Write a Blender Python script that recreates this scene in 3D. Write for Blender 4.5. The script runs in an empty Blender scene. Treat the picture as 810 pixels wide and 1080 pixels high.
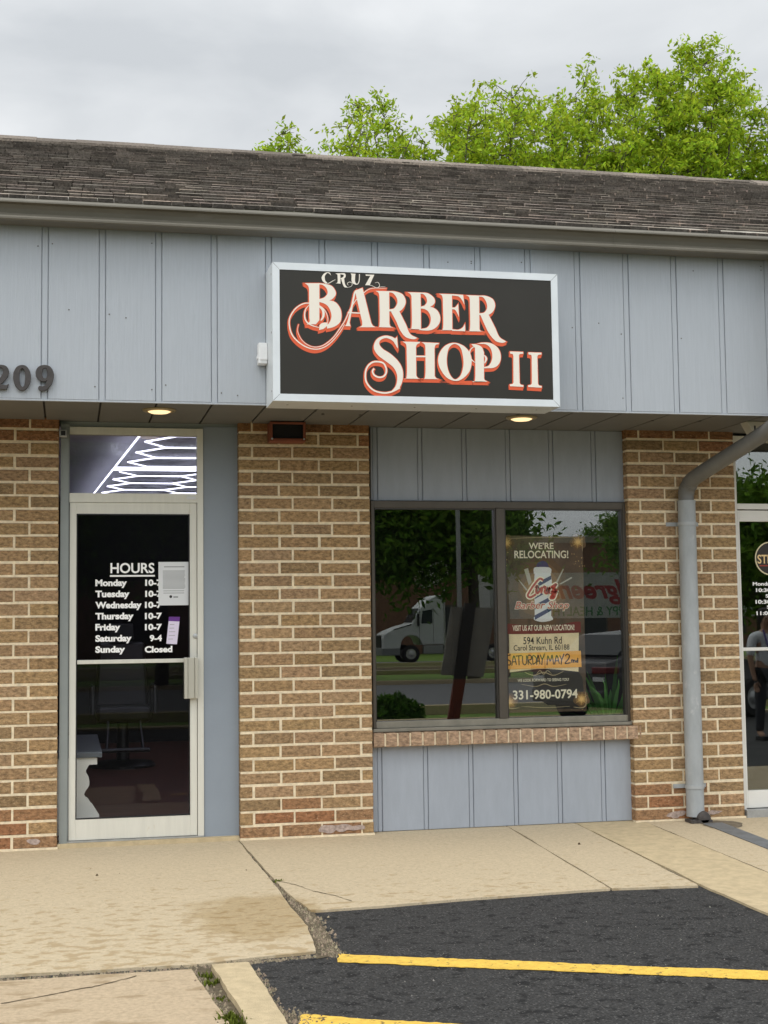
import bpy, bmesh, math, random
import numpy as np
from mathutils import Vector, Matrix, noise as mnoise
random.seed(7); rng = np.random.default_rng(7)
C = bpy.data.collections.new('place'); bpy.context.scene.collection.children.link(C)
SC = bpy.context.scene
# ------------------------------------------------------------------ survey camera (metres, wall plane y=0, z=0 at wall foot)
FPX, YAW, PIT, ROL, CH, CD = 1496.98, .2195, .0776, -.0126, 1.3208, 8.8263
def cam_axes():
    cy, sy = math.cos(YAW), math.sin(YAW)
    w = Vector((sy*math.cos(PIT), cy*math.cos(PIT), math.sin(PIT))); r = Vector((cy, -sy, 0)); u = r.cross(w)
    return math.cos(ROL)*r+math.sin(ROL)*u, -math.sin(ROL)*r+math.cos(ROL)*u, w
AR, AU, AW = cam_axes(); CP = Vector((0, -CD, CH))
def ray(u, v): return (u-405)/FPX*AR-(v-540)/FPX*AU+AW
def W(u, v, Y):                       # surveyed point on the vertical plane y=Y
    D = ray(u, v); return CP+D*((Y+CD)/D.y)
SLOPE = .037
def gz(Y):
    if Y > 0: return 0.
    if Y > -9: return SLOPE*Y
    if Y > -77: return -.333+(Y+9)*(.667/68)
    return -1.0
def G(u, v):                          # surveyed point on the sloping pavement
    D = ray(u, v); t = (SLOPE*(-CD)-CH)/(D.z-SLOPE*D.y); return CP+D*t
def HZ(u, v, Z):
    D = ray(u, v); return CP+D*((Z-CH)/D.z)
GLY = .075
def M(u, v, Y):                       # a thing seen mirrored in the shop window, standing at world y=Y
    q = W(u, v, 2*GLY-Y); return Vector((q.x, Y, q.z))
# ------------------------------------------------------------------ materials
MATS = {}
class NT:
    def __init__(s, m): s.t = m.node_tree; s.n = s.t.nodes; s.l = s.t.links
    def add(s, ty, **kw):
        o = s.n.new(ty)
        for k, v in kw.items():
            if k in o.inputs.keys(): o.inputs[k].default_value = v
            else: setattr(o, k, v)
        return o
    def link(s, a, b): s.l.new(a, b)
def mat(name, col=(.5,.5,.5), rough=.6, metal=0., var=0., vscale=8., bump=0., bscale=60., stretch=(1,1,1), spec=.5, emit=None, attr=None, col2=None, detail=5, stains=None, ystain=False, damp=False, specks=None):
    if name in MATS: return MATS[name]
    m = bpy.data.materials.new(name); m.use_nodes = True; k = NT(m)
    b = k.n['Principled BSDF']; b.inputs['Roughness'].default_value = rough; b.inputs['Metallic'].default_value = metal
    b.inputs['Specular IOR Level'].default_value = spec
    b.inputs['Base Color'].default_value = (*col, 1)
    tc = k.add('ShaderNodeTexCoord'); mp = k.add('ShaderNodeMapping'); mp.inputs['Scale'].default_value = stretch
    k.link(tc.outputs['Object'], mp.inputs['Vector'])
    out = None
    if var or col2:
        nz = k.add('ShaderNodeTexNoise', Scale=vscale, Detail=float(detail), Roughness=.65); k.link(mp.outputs[0], nz.inputs['Vector'])
        rp = k.add('ShaderNodeValToRGB'); a = [max(0, c*(1-var)) for c in col]; z = col2 or [min(1, c*(1+var)) for c in col]
        rp.color_ramp.elements[0].position = .32; rp.color_ramp.elements[1].position = .68
        rp.color_ramp.elements[0].color = (*a, 1); rp.color_ramp.elements[1].color = (*z, 1)
        k.link(nz.outputs['Fac'], rp.inputs[0]); out = rp.outputs[0]
    if attr:                            # per-face random tint stored in a mesh attribute
        at = k.add('ShaderNodeAttribute', attribute_name='tint'); mx = k.add('ShaderNodeMixRGB', blend_type='MULTIPLY'); mx.inputs[0].default_value = 1
        if out: k.link(out, mx.inputs[1])
        else: mx.inputs[1].default_value = (*col, 1)
        k.link(at.outputs['Color'], mx.inputs[2]); out = mx.outputs[0]
    if stains:
        sc, sh, scol, thr = stains
        n2 = k.add('ShaderNodeTexNoise', Scale=sc, Detail=6., Roughness=.6); mp2 = k.add('ShaderNodeMapping'); mp2.inputs['Scale'].default_value = sh
        k.link(tc.outputs['Object'], mp2.inputs[0]); k.link(mp2.outputs[0], n2.inputs[0])
        r2 = k.add('ShaderNodeValToRGB'); r2.color_ramp.elements[0].position = thr; r2.color_ramp.elements[1].position = thr+.09
        k.link(n2.outputs[0], r2.inputs[0])
        if ystain:                      # more old stains towards the kerb edge of the walk
            sp_ = k.add('ShaderNodeSeparateXYZ'); k.link(tc.outputs['Object'], sp_.inputs[0]); mr_ = k.add('ShaderNodeMapRange'); mr_.inputs['From Min'].default_value = -.5; mr_.inputs['From Max'].default_value = -2.2; mr_.inputs['To Min'].default_value = -.06; mr_.inputs['To Max'].default_value = .10
            k.link(sp_.outputs['Y'], mr_.inputs[0]); ad_ = k.add('ShaderNodeMath', operation='ADD'); k.link(n2.outputs[0], ad_.inputs[0]); k.link(mr_.outputs[0], ad_.inputs[1]); k.link(ad_.outputs[0], r2.inputs[0])
        mx = k.add('ShaderNodeMixRGB'); k.link(r2.outputs[0], mx.inputs[0])
        if out: k.link(out, mx.inputs[1])
        else: mx.inputs[1].default_value = (*col, 1)
        mx.inputs[2].default_value = (*scol, 1); out = mx.outputs[0]
    if specks:                          # pale stones showing in the surface
        vo = k.add('ShaderNodeTexVoronoi', Scale=specks[0]); k.link(tc.outputs['Object'], vo.inputs['Vector']); wn = k.add('ShaderNodeSeparateColor'); k.link(vo.outputs['Color'], wn.inputs[0])
        lt_ = k.add('ShaderNodeMath', operation='GREATER_THAN'); lt_.inputs[1].default_value = specks[1]; k.link(wn.outputs[0], lt_.inputs[0]); l2_ = k.add('ShaderNodeMath', operation='LESS_THAN'); l2_.inputs[1].default_value = .42; k.link(vo.outputs['Distance'], l2_.inputs[0])
        mu_ = k.add('ShaderNodeMath', operation='MULTIPLY'); k.link(lt_.outputs[0], mu_.inputs[0]); k.link(l2_.outputs[0], mu_.inputs[1]); m6 = k.add('ShaderNodeMixRGB'); m6.inputs[2].default_value = (*specks[2], 1); k.link(mu_.outputs[0], m6.inputs[0]); k.link(out, m6.inputs[1]); out = m6.outputs[0]
    if damp:                            # one old damp stain with its own outline near the kerb
        gq = G(272, 966); vm = k.add('ShaderNodeVectorMath', operation='SUBTRACT'); vm.inputs[1].default_value = (gq.x, gq.y, 0); k.link(tc.outputs['Object'], vm.inputs[0])
        vs_ = k.add('ShaderNodeVectorMath', operation='MULTIPLY'); vs_.inputs[1].default_value = (1/.34, 1/.50, 0); k.link(vm.outputs[0], vs_.inputs[0]); ln_ = k.add('ShaderNodeVectorMath', operation='LENGTH'); k.link(vs_.outputs[0], ln_.inputs[0])
        n5 = k.add('ShaderNodeTexNoise', Scale=6., Detail=6.); k.link(tc.outputs['Object'], n5.inputs[0]); ad5 = k.add('ShaderNodeMath', operation='MULTIPLY_ADD'); ad5.inputs[1].default_value = 1.1; k.link(n5.outputs[0], ad5.inputs[0]); k.link(ln_.outputs['Value'], ad5.inputs[2])
        r5 = k.add('ShaderNodeMapRange'); r5.inputs['From Min'].default_value = 1.25; r5.inputs['From Max'].default_value = 1.6; r5.inputs['To Min'].default_value = .85; r5.inputs['To Max'].default_value = 0.; k.link(ad5.outputs[0], r5.inputs[0])
        m5 = k.add('ShaderNodeMixRGB', blend_type='MULTIPLY'); m5.inputs[2].default_value = (.76,.70,.58,1); k.link(r5.outputs[0], m5.inputs[0]); k.link(out, m5.inputs[1]); out = m5.outputs[0]
    if out: k.link(out, b.inputs['Base Color'])
    if bump:
        n3 = k.add('ShaderNodeTexNoise', Scale=bscale, Detail=6., Roughness=.65); k.link(mp.outputs[0], n3.inputs['Vector'])
        bp = k.add('ShaderNodeBump', Strength=bump, Distance=.01); k.link(n3.outputs[0], bp.inputs['Height']); k.link(bp.outputs[0], b.inputs['Normal'])
    if emit:
        b.inputs['Emission Color'].default_value = (*emit[0], 1); b.inputs['Emission Strength'].default_value = emit[1]
    MATS[name] = m; return m
def glass(name, refl, tint, rough=0.):
    m = bpy.data.materials.new(name); m.use_nodes = True; k = NT(m); k.n.remove(k.n['Principled BSDF'])
    tr = k.add('ShaderNodeBsdfTransparent'); tr.inputs[0].default_value = (*tint, 1)
    gl = k.add('ShaderNodeBsdfGlossy'); gl.inputs['Roughness'].default_value = rough; gl.inputs[0].default_value = (.95,.98,.97,1)
    lw = k.add('ShaderNodeLayerWeight', Blend=.5); ma = k.add('ShaderNodeMath', operation='POWER'); ma.inputs[1].default_value = 4.
    k.link(lw.outputs['Facing'], ma.inputs[0])
    mr = k.add('ShaderNodeMapRange'); mr.inputs['To Min'].default_value = refl; mr.inputs['To Max'].default_value = 1.
    k.link(ma.outputs[0], mr.inputs['Value'])
    mx = k.add('ShaderNodeMixShader'); k.link(mr.outputs[0], mx.inputs[0]); k.link(tr.outputs[0], mx.inputs[1]); k.link(gl.outputs[0], mx.inputs[2])
    k.link(mx.outputs[0], k.n['Material Output'].inputs[0]); MATS[name] = m; return m
def leafmat(name, col, trans=.45):
    m = bpy.data.materials.new(name); m.use_nodes = True; k = NT(m); k.n.remove(k.n['Principled BSDF'])
    at = k.add('ShaderNodeAttribute', attribute_name='tint'); mx = k.add('ShaderNodeMixRGB', blend_type='MULTIPLY'); mx.inputs[0].default_value = 1
    mx.inputs[1].default_value = (*col, 1); k.link(at.outputs['Color'], mx.inputs[2])
    d = k.add('ShaderNodeBsdfDiffuse'); t = k.add('ShaderNodeBsdfTranslucent'); k.link(mx.outputs[0], d.inputs[0]); k.link(mx.outputs[0], t.inputs[0])
    ms = k.add('ShaderNodeMixShader'); ms.inputs[0].default_value = trans; k.link(d.outputs[0], ms.inputs[1]); k.link(t.outputs[0], ms.inputs[2])
    k.link(ms.outputs[0], k.n['Material Output'].inputs[0]); return m
# ------------------------------------------------------------------ mesh builder
def wloc(o):
    v = Vector((0,0,0))
    while o is not None: v = v+o.location; o = o.parent
    return v
def tag(o, label=None, cat=None, group=None, kind=None):
    if label: o['label'] = label
    if cat: o['category'] = cat
    if group: o['group'] = group
    if kind: o['kind'] = kind
    return o
def thing(name, label, cat, loc=(0,0,0), group=None):
    o = bpy.data.objects.new(name, None); o.location = loc; o.empty_display_size = .1; C.objects.link(o)
    return tag(o, label, cat, group)
class MB:
    def __init__(s): s.v = []; s.f = []; s.t = []
    def poly(s, pts, faces, tint=None):
        n = len(s.v); s.v += [tuple(p) for p in pts]
        for f in faces: s.f.append([i+n for i in f]); s.t.append(tint or (1,1,1))
        return s
    def box(s, x0, x1, y0, y1, z0, z1, tint=None, bev=0.):
        if bev:
            b = min(bev, (x1-x0)*.45, (z1-z0)*.45, abs(y1-y0)*.9)
            p = [(x0,y1,z0),(x1,y1,z0),(x1,y1,z1),(x0,y1,z1),(x0,y0+b,z0),(x1,y0+b,z0),(x1,y0+b,z1),(x0,y0+b,z1),(x0+b,y0,z0+b),(x1-b,y0,z0+b),(x1-b,y0,z1-b),(x0+b,y0,z1-b)]
            f = [(0,3,2,1)]+[(i,(i+1)%4,(i+1)%4+4,i+4) for i in range(4)]+[(i+4,(i+1)%4+4,(i+1)%4+8,i+8) for i in range(4)]+[(8,9,10,11)]
            return s.poly(p, f, tint)
        p = [(x0,y0,z0),(x1,y0,z0),(x1,y1,z0),(x0,y1,z0),(x0,y0,z1),(x1,y0,z1),(x1,y1,z1),(x0,y1,z1)]
        return s.poly(p, [(0,3,2,1),(4,5,6,7),(0,1,5,4),(1,2,6,5),(2,3,7,6),(3,0,4,7)], tint)
    def prism(s, pts, vec, tint=None):
        n = len(pts); vec = Vector(vec); p = [Vector(q) for q in pts]; q = [a+vec for a in p]
        return s.poly(p+q, [tuple(range(n))[::-1], tuple(range(n, 2*n))]+[(i,(i+1)%n,(i+1)%n+n,i+n) for i in range(n)], tint)
    def tube(s, path, r, n=10, cap=True, tint=None):
        path = [Vector(p) for p in path]; rs = r if isinstance(r, (list, tuple)) else [r]*len(path)
        rings = []; up = None
        for i, p in enumerate(path):
            d = (path[min(i+1, len(path)-1)]-path[max(i-1, 0)]).normalized()
            if up is None: up = d.orthogonal().normalized()
            up = (up-d*up.dot(d)); up = up.normalized() if up.length > 1e-6 else d.orthogonal().normalized()
            sd = d.cross(up)
            rings.append([p+(up*math.cos(a)+sd*math.sin(a))*rs[i] for a in [2*math.pi*k/n for k in range(n)]])
        pts = [q for rg in rings for q in rg]; f = []
        for i in range(len(path)-1):
            for k in range(n): f.append((i*n+k, i*n+(k+1)%n, (i+1)*n+(k+1)%n, (i+1)*n+k))
        if cap: f += [tuple(range(n))[::-1], tuple(range((len(path)-1)*n, len(path)*n))]
        return s.poly(pts, f, tint)
    def lathe(s, prof, c=(0,0,0), n=24, axis='z', tint=None, cap=True):
        pts = []; f = []
        for r, h in prof:
            for k in range(n):
                a = 2*math.pi*k/n; ca, sa = r*math.cos(a), r*math.sin(a)
                q = {'z': (ca, sa, h), 'y': (ca, h, sa), 'x': (h, ca, sa)}[axis]; pts.append((c[0]+q[0], c[1]+q[1], c[2]+q[2]))
        for i in range(len(prof)-1):
            for k in range(n): f.append((i*n+k, i*n+(k+1)%n, (i+1)*n+(k+1)%n, (i+1)*n+k))
        if cap: f += [tuple(range(n))[::-1], tuple(range((len(prof)-1)*n, len(prof)*n))]
        return s.poly(pts, f, tint)
    def build(s, name, m, parent=None, smooth=False, bevel=0., recalc=True):
        o0 = wloc(parent) if parent else Vector((0,0,0))
        me = bpy.data.meshes.new(name); me.from_pydata([(a-o0.x, b-o0.y, c-o0.z) for a, b, c in s.v], [], s.f)
        if any(t != (1,1,1) for t in s.t):
            at = me.attributes.new('tint', 'FLOAT_COLOR', 'FACE'); at.data.foreach_set('color', [x for t in s.t for x in (*t, 1.)])
        else:
            at = me.attributes.new('tint', 'FLOAT_COLOR', 'FACE'); at.data.foreach_set('color', [1.]*(4*len(s.t)))
        if recalc and len(s.f) < 60000:
            bm = bmesh.new(); bm.from_mesh(me); bmesh.ops.recalc_face_normals(bm, faces=bm.faces); bm.to_mesh(me); bm.free()
        if smooth:
            me.polygons.foreach_set('use_smooth', [True]*len(me.polygons))
            try: me.set_sharp_from_angle(angle=math.radians(40))
            except Exception: pass
        me.materials.append(m); o = bpy.data.objects.new(name, me); C.objects.link(o)
        if parent: o.parent = parent
        if bevel:
            b = o.modifiers.new('b', 'BEVEL'); b.width = bevel; b.segments = 2; b.limit_method = 'ANGLE'
        return o
def link_mesh(name, me, m, parent=None):
    o0 = wloc(parent) if parent else Vector((0,0,0))
    me.transform(Matrix.Translation(-o0)); me.materials.clear(); me.materials.append(m)
    o = bpy.data.objects.new(name, me); C.objects.link(o)
    if parent: o.parent = parent
    return o
# ------------------------------------------------------------------ flat lettering and outlines on a vertical plane
def fill_curve(loops, off=0.):
    """closed 2-D loops (x,z) -> triangulated flat (verts, faces)"""
    cu = bpy.data.curves.new('c', 'CURVE'); cu.dimensions = '2D'; cu.fill_mode = 'BOTH'; cu.offset = off
    for lp in loops:
        sp = cu.splines.new('POLY'); sp.points.add(len(lp)-1); sp.use_cyclic_u = True
        for p, q in zip(sp.points, lp): p.co = (q[0], q[1], 0, 1)
    return curve_mesh(cu)
def curve_mesh(cu):
    o = bpy.data.objects.new('c', cu); SC.collection.objects.link(o); dg = bpy.context.evaluated_depsgraph_get(); dg.update()
    me = bpy.data.meshes.new_from_object(o.evaluated_get(dg)); V = [tuple(v.co) for v in me.vertices]; F = [tuple(p.vertices) for p in me.polygons]
    bpy.data.objects.remove(o); bpy.data.meshes.remove(me); bpy.data.curves.remove(cu); return V, F
def text_mesh(s, bold=0., shear=0., spacing=1.):
    cu = bpy.data.curves.new('t', 'FONT'); cu.body = s; cu.size = 1; cu.offset = bold; cu.shear = shear; cu.space_character = spacing; cu.resolution_u = 4
    return curve_mesh(cu)
def fit_text(mb, s, x0, x1, z0, z1, Y, bold=0., shear=0., spacing=1., mirror=False, fn=None):
    V, F = text_mesh(s, bold, shear, spacing)
    if not V: return
    xs = [v[0] for v in V]; zs = [v[1] for v in V]; a, b, c, d = min(xs), max(xs), min(zs), max(zs)
    pts = []
    for v in V:
        t = (v[0]-a)/(b-a); q = (v[1]-c)/(d-c)
        x = x0+(x1-x0)*t; z = z0+(z1-z0)*q
        p = (x, Y, z)
        pts.append(fn(p, t) if fn else p)
    mb.poly(pts, F)
def px_text(mb, s, u0, u1, v0, v1, Y, Yl, **kw):
    """text whose box on the plane y=Y was surveyed at (u0,v1)-(u1,v0); laid at depth Yl"""
    a = W(u0, v1, Y); b = W(u1, v1, Y); c = W(u0, v0, Y); fit_text(mb, s, a.x, b.x, (a.z+b.z)/2, c.z+(b.z-a.z)/2, Yl, **kw)
def smooth(pts, n=6):
    """closed outline; 3-tuples (x,y,1) are smooth, plain ones corners"""
    N = len(pts); out = []
    for i in range(N):
        p0, p1, p2, p3 = pts[i-1], pts[i], pts[(i+1)%N], pts[(i+2)%N]
        s1, s2 = len(p1) > 2, len(p2) > 2
        if not s1 and not s2: out.append((p1[0], p1[1])); continue
        t1 = ((p2[0]-p0[0])/2, (p2[1]-p0[1])/2) if s1 else (p2[0]-p1[0], p2[1]-p1[1])
        t2 = ((p3[0]-p1[0])/2, (p3[1]-p1[1])/2) if s2 else (p2[0]-p1[0], p2[1]-p1[1])
        for j in range(n):
            t = j/n; h1 = 2*t**3-3*t*t+1; h2 = -2*t**3+3*t*t; h3 = t**3-2*t*t+t; h4 = t**3-t*t
            out.append((h1*p1[0]+h2*p2[0]+h3*t1[0]+h4*t2[0], h1*p1[1]+h2*p2[1]+h3*t1[1]+h4*t2[1]))
    return out
def openspline(pts, n=8):
    out = []
    for i in range(len(pts)-1):
        p0 = pts[max(i-1,0)]; p1 = pts[i]; p2 = pts[i+1]; p3 = pts[min(i+2,len(pts)-1)]
        for j in range(n):
            t = j/n; out.append(tuple(.5*((2*p1[k])+(-p0[k]+p2[k])*t+(2*p0[k]-5*p1[k]+4*p2[k]-p3[k])*t*t+(-p0[k]+3*p1[k]-3*p2[k]+p3[k])*t**3) for k in range(len(p1))))
    out.append(tuple(pts[-1])); return out
def stroke(pts, w, taper=True):
    """centre line -> closed outline of width w (in the same units)"""
    q = openspline(pts); L = []; Rr = []
    for i, p in enumerate(q):
        a = q[max(i-1,0)]; b = q[min(i+1,len(q)-1)]; d = math.hypot(b[0]-a[0], b[1]-a[1]) or 1
        f = i/(len(q)-1); ww = w*(.35+.65*math.sin(math.pi*f)) if taper else w
        nx, ny = -(b[1]-a[1])/d*ww/2, (b[0]-a[0])/d*ww/2
        L.append((p[0]+nx, p[1]+ny)); Rr.append((p[0]-nx, p[1]-ny))
    return L+Rr[::-1]
def strip_faces(n):  # faces for a stroke outline with n points each side
    return [(i, i+1, 2*n-2-i, 2*n-1-i) for i in range(n-1)]
exec_order = []
# ------------------------------------------------------------------ colours
M_mortar = mat('mortar', (.83,.71,.51), .95, var=.16, vscale=30, bump=.5, bscale=250)
M_brick = mat('tan_brick', (.375,.248,.137), .9, var=.5, vscale=38, bump=1., bscale=80, stretch=(.8,1,1.5), attr=True, spec=.15, stains=(70,(1,1,1.6),(.55,.40,.25),.60))
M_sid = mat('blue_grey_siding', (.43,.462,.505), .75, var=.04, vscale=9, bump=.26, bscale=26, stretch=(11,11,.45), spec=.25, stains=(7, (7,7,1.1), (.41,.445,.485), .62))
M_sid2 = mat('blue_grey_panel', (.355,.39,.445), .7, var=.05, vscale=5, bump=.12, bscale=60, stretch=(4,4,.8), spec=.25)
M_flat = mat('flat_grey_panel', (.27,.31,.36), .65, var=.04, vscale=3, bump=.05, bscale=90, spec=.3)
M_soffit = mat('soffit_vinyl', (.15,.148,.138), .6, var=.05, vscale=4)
M_gut = mat('gutter_metal', (.145,.132,.104), .42, var=.10, vscale=3, stretch=(1,3,3), stains=(3,(1.5,6,6),(.18,.165,.135),.6))
M_drip = mat('drip_edge_metal', (.36,.335,.28), .5, var=.15, vscale=9)
M_shin = mat('asphalt_shingle', (.225,.198,.175), .95, var=.45, vscale=60, bump=.6, bscale=260, attr=True, spec=.15)
M_alu = mat('champagne_aluminium', (.70,.69,.62), .42, metal=.1, var=.05, vscale=5, stretch=(6,6,.6), stains=(9,(3,3,1),(.62,.57,.46),.66))
M_alud = mat('grey_green_jamb', (.27,.295,.29), .5, metal=.2, var=.06, vscale=4)
M_whitealu = mat('white_aluminium', (.75,.74,.70), .4, var=.04, vscale=5)
M_bronze = mat('bronze_frame', (.085,.073,.058), .45, metal=.2, var=.12, vscale=6)
M_sill = mat('weathered_frame_sill', (.23,.215,.175), .5, metal=.2, var=.15, vscale=12)
M_conc = mat('concrete', (.525,.435,.30), .95, specks=(120,.90,(.38,.32,.23)), var=.12, vscale=45, stretch=(1,1.1,1), bump=.22, bscale=200, spec=.15, stains=(13,(.9,1.5,1),(.41,.315,.19),.60), detail=10, ystain=True, damp=True)
M_conc2 = mat('worn_concrete', (.50,.395,.27), .95, var=.16, vscale=50, bump=.5, bscale=200, spec=.15, stains=(7,(.6,1.6,1),(.37,.28,.175),.55), detail=10)
M_kerb = mat('kerb_concrete', (.56,.455,.29), .95, var=.13, vscale=18, bump=.6, bscale=200, spec=.15)
M_asph = mat('asphalt', (.042,.0415,.042), .85, var=.75, vscale=85, bump=.55, bscale=150, spec=.3, specks=(95, .82, (.10,.098,.095)), stains=(13,(1,1.2,1),(.014,.014,.0145),.535), col2=(.070,.069,.068), detail=9)
M_road = mat('old_asphalt', (.17,.17,.175), .9, var=.15, vscale=3, bump=.3)
M_yel = mat('yellow_paint', (.80,.52,.085), .8, var=.16, vscale=30, bump=.6, bscale=160, stains=(34,(1,1,1),(.17,.12,.045),.595), detail=9)
M_grass = mat('lawn', (.15,.25,.03), .95, var=.4, vscale=4, bump=.6, bscale=80)
M_white = mat('white_paint', (.78,.79,.80), .45, var=.04, vscale=6)
M_black = mat('black_plastic', (.012,.012,.013), .45)
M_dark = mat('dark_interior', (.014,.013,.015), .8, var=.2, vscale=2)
M_ceil = mat('interior_ceiling', (.80,.79,.90), .8, var=.05, vscale=2)
M_floor = mat('brown_wood_floor', (.15,.06,.045), .35, var=.3, vscale=3, stretch=(1,9,1))
M_pipe = mat('painted_downspout', (.36,.385,.40), .5, var=.12, vscale=6, stretch=(2,2,.7), stains=(11,(1,1,.6),(.47,.485,.49),.60), bump=.12)
M_pipe2 = mat('brown_grey_downspout', (.17,.168,.158), .45, var=.12, vscale=6)
M_steel = mat('galvanised_steel', (.42,.43,.43), .4, metal=.5, var=.15, vscale=15)
M_bin = mat('dark_bronze_number', (.055,.048,.046), .4, metal=.3, var=.2, vscale=30)
M_spk = mat('rust_brown_speaker', (.19,.05,.022), .6, var=.2, vscale=8)
M_letw = mat('sign_cream_white', (.86,.80,.70), .45)
M_leto = mat('sign_orange_red', (.74,.105,.03), .45)
M_signf = mat('sign_black_face', (.022,.0195,.014), .32, var=.1, vscale=3, spec=.35)
M_signc = mat('sign_white_cabinet', (.69,.73,.76), .35, var=.04, vscale=5, metal=.1)
M_paper = mat('paper', (.72,.74,.76), .8)
M_ink = mat('ink', (.03,.03,.03), .8)
M_grey_ink = mat('grey_ink', (.33,.34,.35), .8)
M_vinyl = mat('white_vinyl', (.95,.95,.94), .5)
M_led = mat('led_tube', (.9,.9,1), .5, emit=((.84,.86,1.0), 2.0))
M_lamp = mat('lamp_lens', (.9,.8,.6), .4, emit=((1., .70, .36), .9))
G_win = glass('window_glass', .10, (.99,.995,.99)); G_door = glass('door_glass', .014, (.97,.97,.97)); G_shop = glass('shop_glass', .13, (.85,.87,.85)); G_tran = glass('transom_glass', .05, (.93,.93,.95))

# ================================================================== THE SETTING: ground
def sheet(name, x0, x1, ys, dz, m, nx=1):
    b = MB(); P = []
    for y in ys:
        for i in range(nx+1): P.append((x0+(x1-x0)*i/nx, y, gz(y)+dz))
    F = [(j*(nx+1)+i, j*(nx+1)+i+1, (j+1)*(nx+1)+i+1, (j+1)*(nx+1)+i) for j in range(len(ys)-1) for i in range(nx)]
    b.poly(P, F); return tag(b.build(name, m), kind='structure')
sheet('ground', -400, 400, [400, .01, 0, -9, -77, -400], -.16, M_grass)
sheet('parking_lot', -40, 60, [-.3, -2, -9, -15], -.012, M_asph)
sheet('street', -300, 300, [-20, -28, -36], -.10, M_road)
sheet('side_street', -300, 300, [-50, -53, -56], -.10, M_road)
sheet('truck_lane', -300, 300, [-66, -72, -76], -.10, M_road)
def kerbline(name, y, w=.3):
    b = MB(); b.box(-150, 150, y-w, y, gz(y)-.2, gz(y)+.03); return tag(b.build(name, M_kerb), kind='structure')
for y in (-15, -19.7, -36, -49.7, -56, -65.7): kerbline('kerb', y)

def slab(name, P, m, thick=.12, rough=.004, step=.05, dz=0.):
    pts = []
    for i, a in enumerate(P):
        b = P[(i+1) % len(P)]; a = Vector(a); b = Vector(b); n = max(1, int((b-a).length/step))
        if n > 160: n = 160
        nr = Vector((-(b-a).y, (b-a).x)).normalized()
        for k in range(n):
            q = a+(b-a)*k/n
            if k: q = q+nr*rough*(1.6*mnoise.noise(Vector((q.x*3.1, q.y*3.1, 2.)))+random.uniform(-.6,.6))
            pts.append(q)
    mb = MB(); n = len(pts)
    top = [(q.x, q.y, gz(q.y)+dz) for q in pts]; low = [(q.x, q.y, gz(q.y)+dz-thick) for q in pts]
    mb.poly(top+low, [tuple(range(n))]+[(i, i+n, (i+1)%n+n, (i+1)%n) for i in range(n)])
    return tag(mb.build(name, m), kind='structure')
g2 = lambda u, v: (G(u, v).x, G(u, v).y)
jA0, jA1, jA2 = g2(251.5, 887), g2(289, 929.5), g2(309, 956)
slab('sidewalk', [(-6, .09), (jA0[0]-.006, .09), (jA1[0]-.010, jA1[1]), (jA2[0]-.014, jA2[1]), g2(325, 977), g2(333, 1003), g2(205, 1017), g2(-10, 1029), (-6, g2(-10,1029)[1]+.02)], M_conc)
E1 = g2(645, 937); E2 = g2(740, 933.5); E0 = g2(334, 960)
j1 = g2(545, 877); j2 = g2(617, 873); j3 = g2(683, 868)
def lerp2(a, b, t): return (a[0]+(b[0]-a[0])*t, a[1]+(b[1]-a[1])*t)
slab('sidewalk', [(jA0[0]+.004, .09), (j1[0]-.006, .09), (E1[0]-.008, E1[1]), g2(500, 947), g2(400, 955.5), (E0[0], E0[1]), g2(328, 960), g2(309, 946), (jA1[0]+.010, jA1[1])], M_conc)
slab('sidewalk', [(j1[0]+.006, .09), (j2[0]-.005, .09), (E2[0]-.02, E2[1]), (E1[0]+.004, E1[1])], M_conc)
R1, R2 = g2(742, 934), g2(812, 964)
j3b = g2(812, 921)
slab('sidewalk', [(j2[0]+.005, .09), (j3[0]-.005, .09), (j3b[0]-.004, j3b[1]), (j3b[0]+.05, -4.2), (R2[0]+.03, -4.2), R2, (R1[0], R1[1])], M_kerb)
slab('sidewalk', [(j3[0]+.005, .09), (10, .09), (10, -4.2), (j3b[0]+.062, -4.2), (j3b[0]+.006, j3b[1])], M_conc)
slab('driveway_apron', [(-6, g2(-10,1036)[1]-.01), g2(-10, 1035), g2(60, 1031), g2(202, 1022), g2(246, 1085), (g2(246,1085)[0]+.02, -4.6), (-6, -4.6)], M_conc2)
slab('kerb', [g2(223, 1021), g2(262, 1018), g2(302, 1082), (g2(302,1082)[0]+.01, -4.6), (g2(262,1085)[0]-.01, -4.6), g2(255, 1070)], M_kerb, dz=.015)
# yellow painted lines
def strip(name, P, m, dz):
    return slab(name, P, m, thick=.002, rough=.008, step=.025, dz=dz)
a, b = Vector(g2(356, 1004)), Vector(g2(810, 1022)); c, d = Vector(g2(810, 1031)), Vector(g2(356, 1012.5))
strip('painted_line', [a, b+(b-a)*.35, c+(c-d)*.35, d], M_yel, -.007)
a, b = Vector(g2(319, 1067.5)), Vector(g2(480, 1078)); c, d = Vector(g2(480, 1088)), Vector(g2(315, 1078))
strip('painted_line', [a, b+(b-a)*1.2, c+(c-d)*1.2, d], M_yel, -.007)
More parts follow.
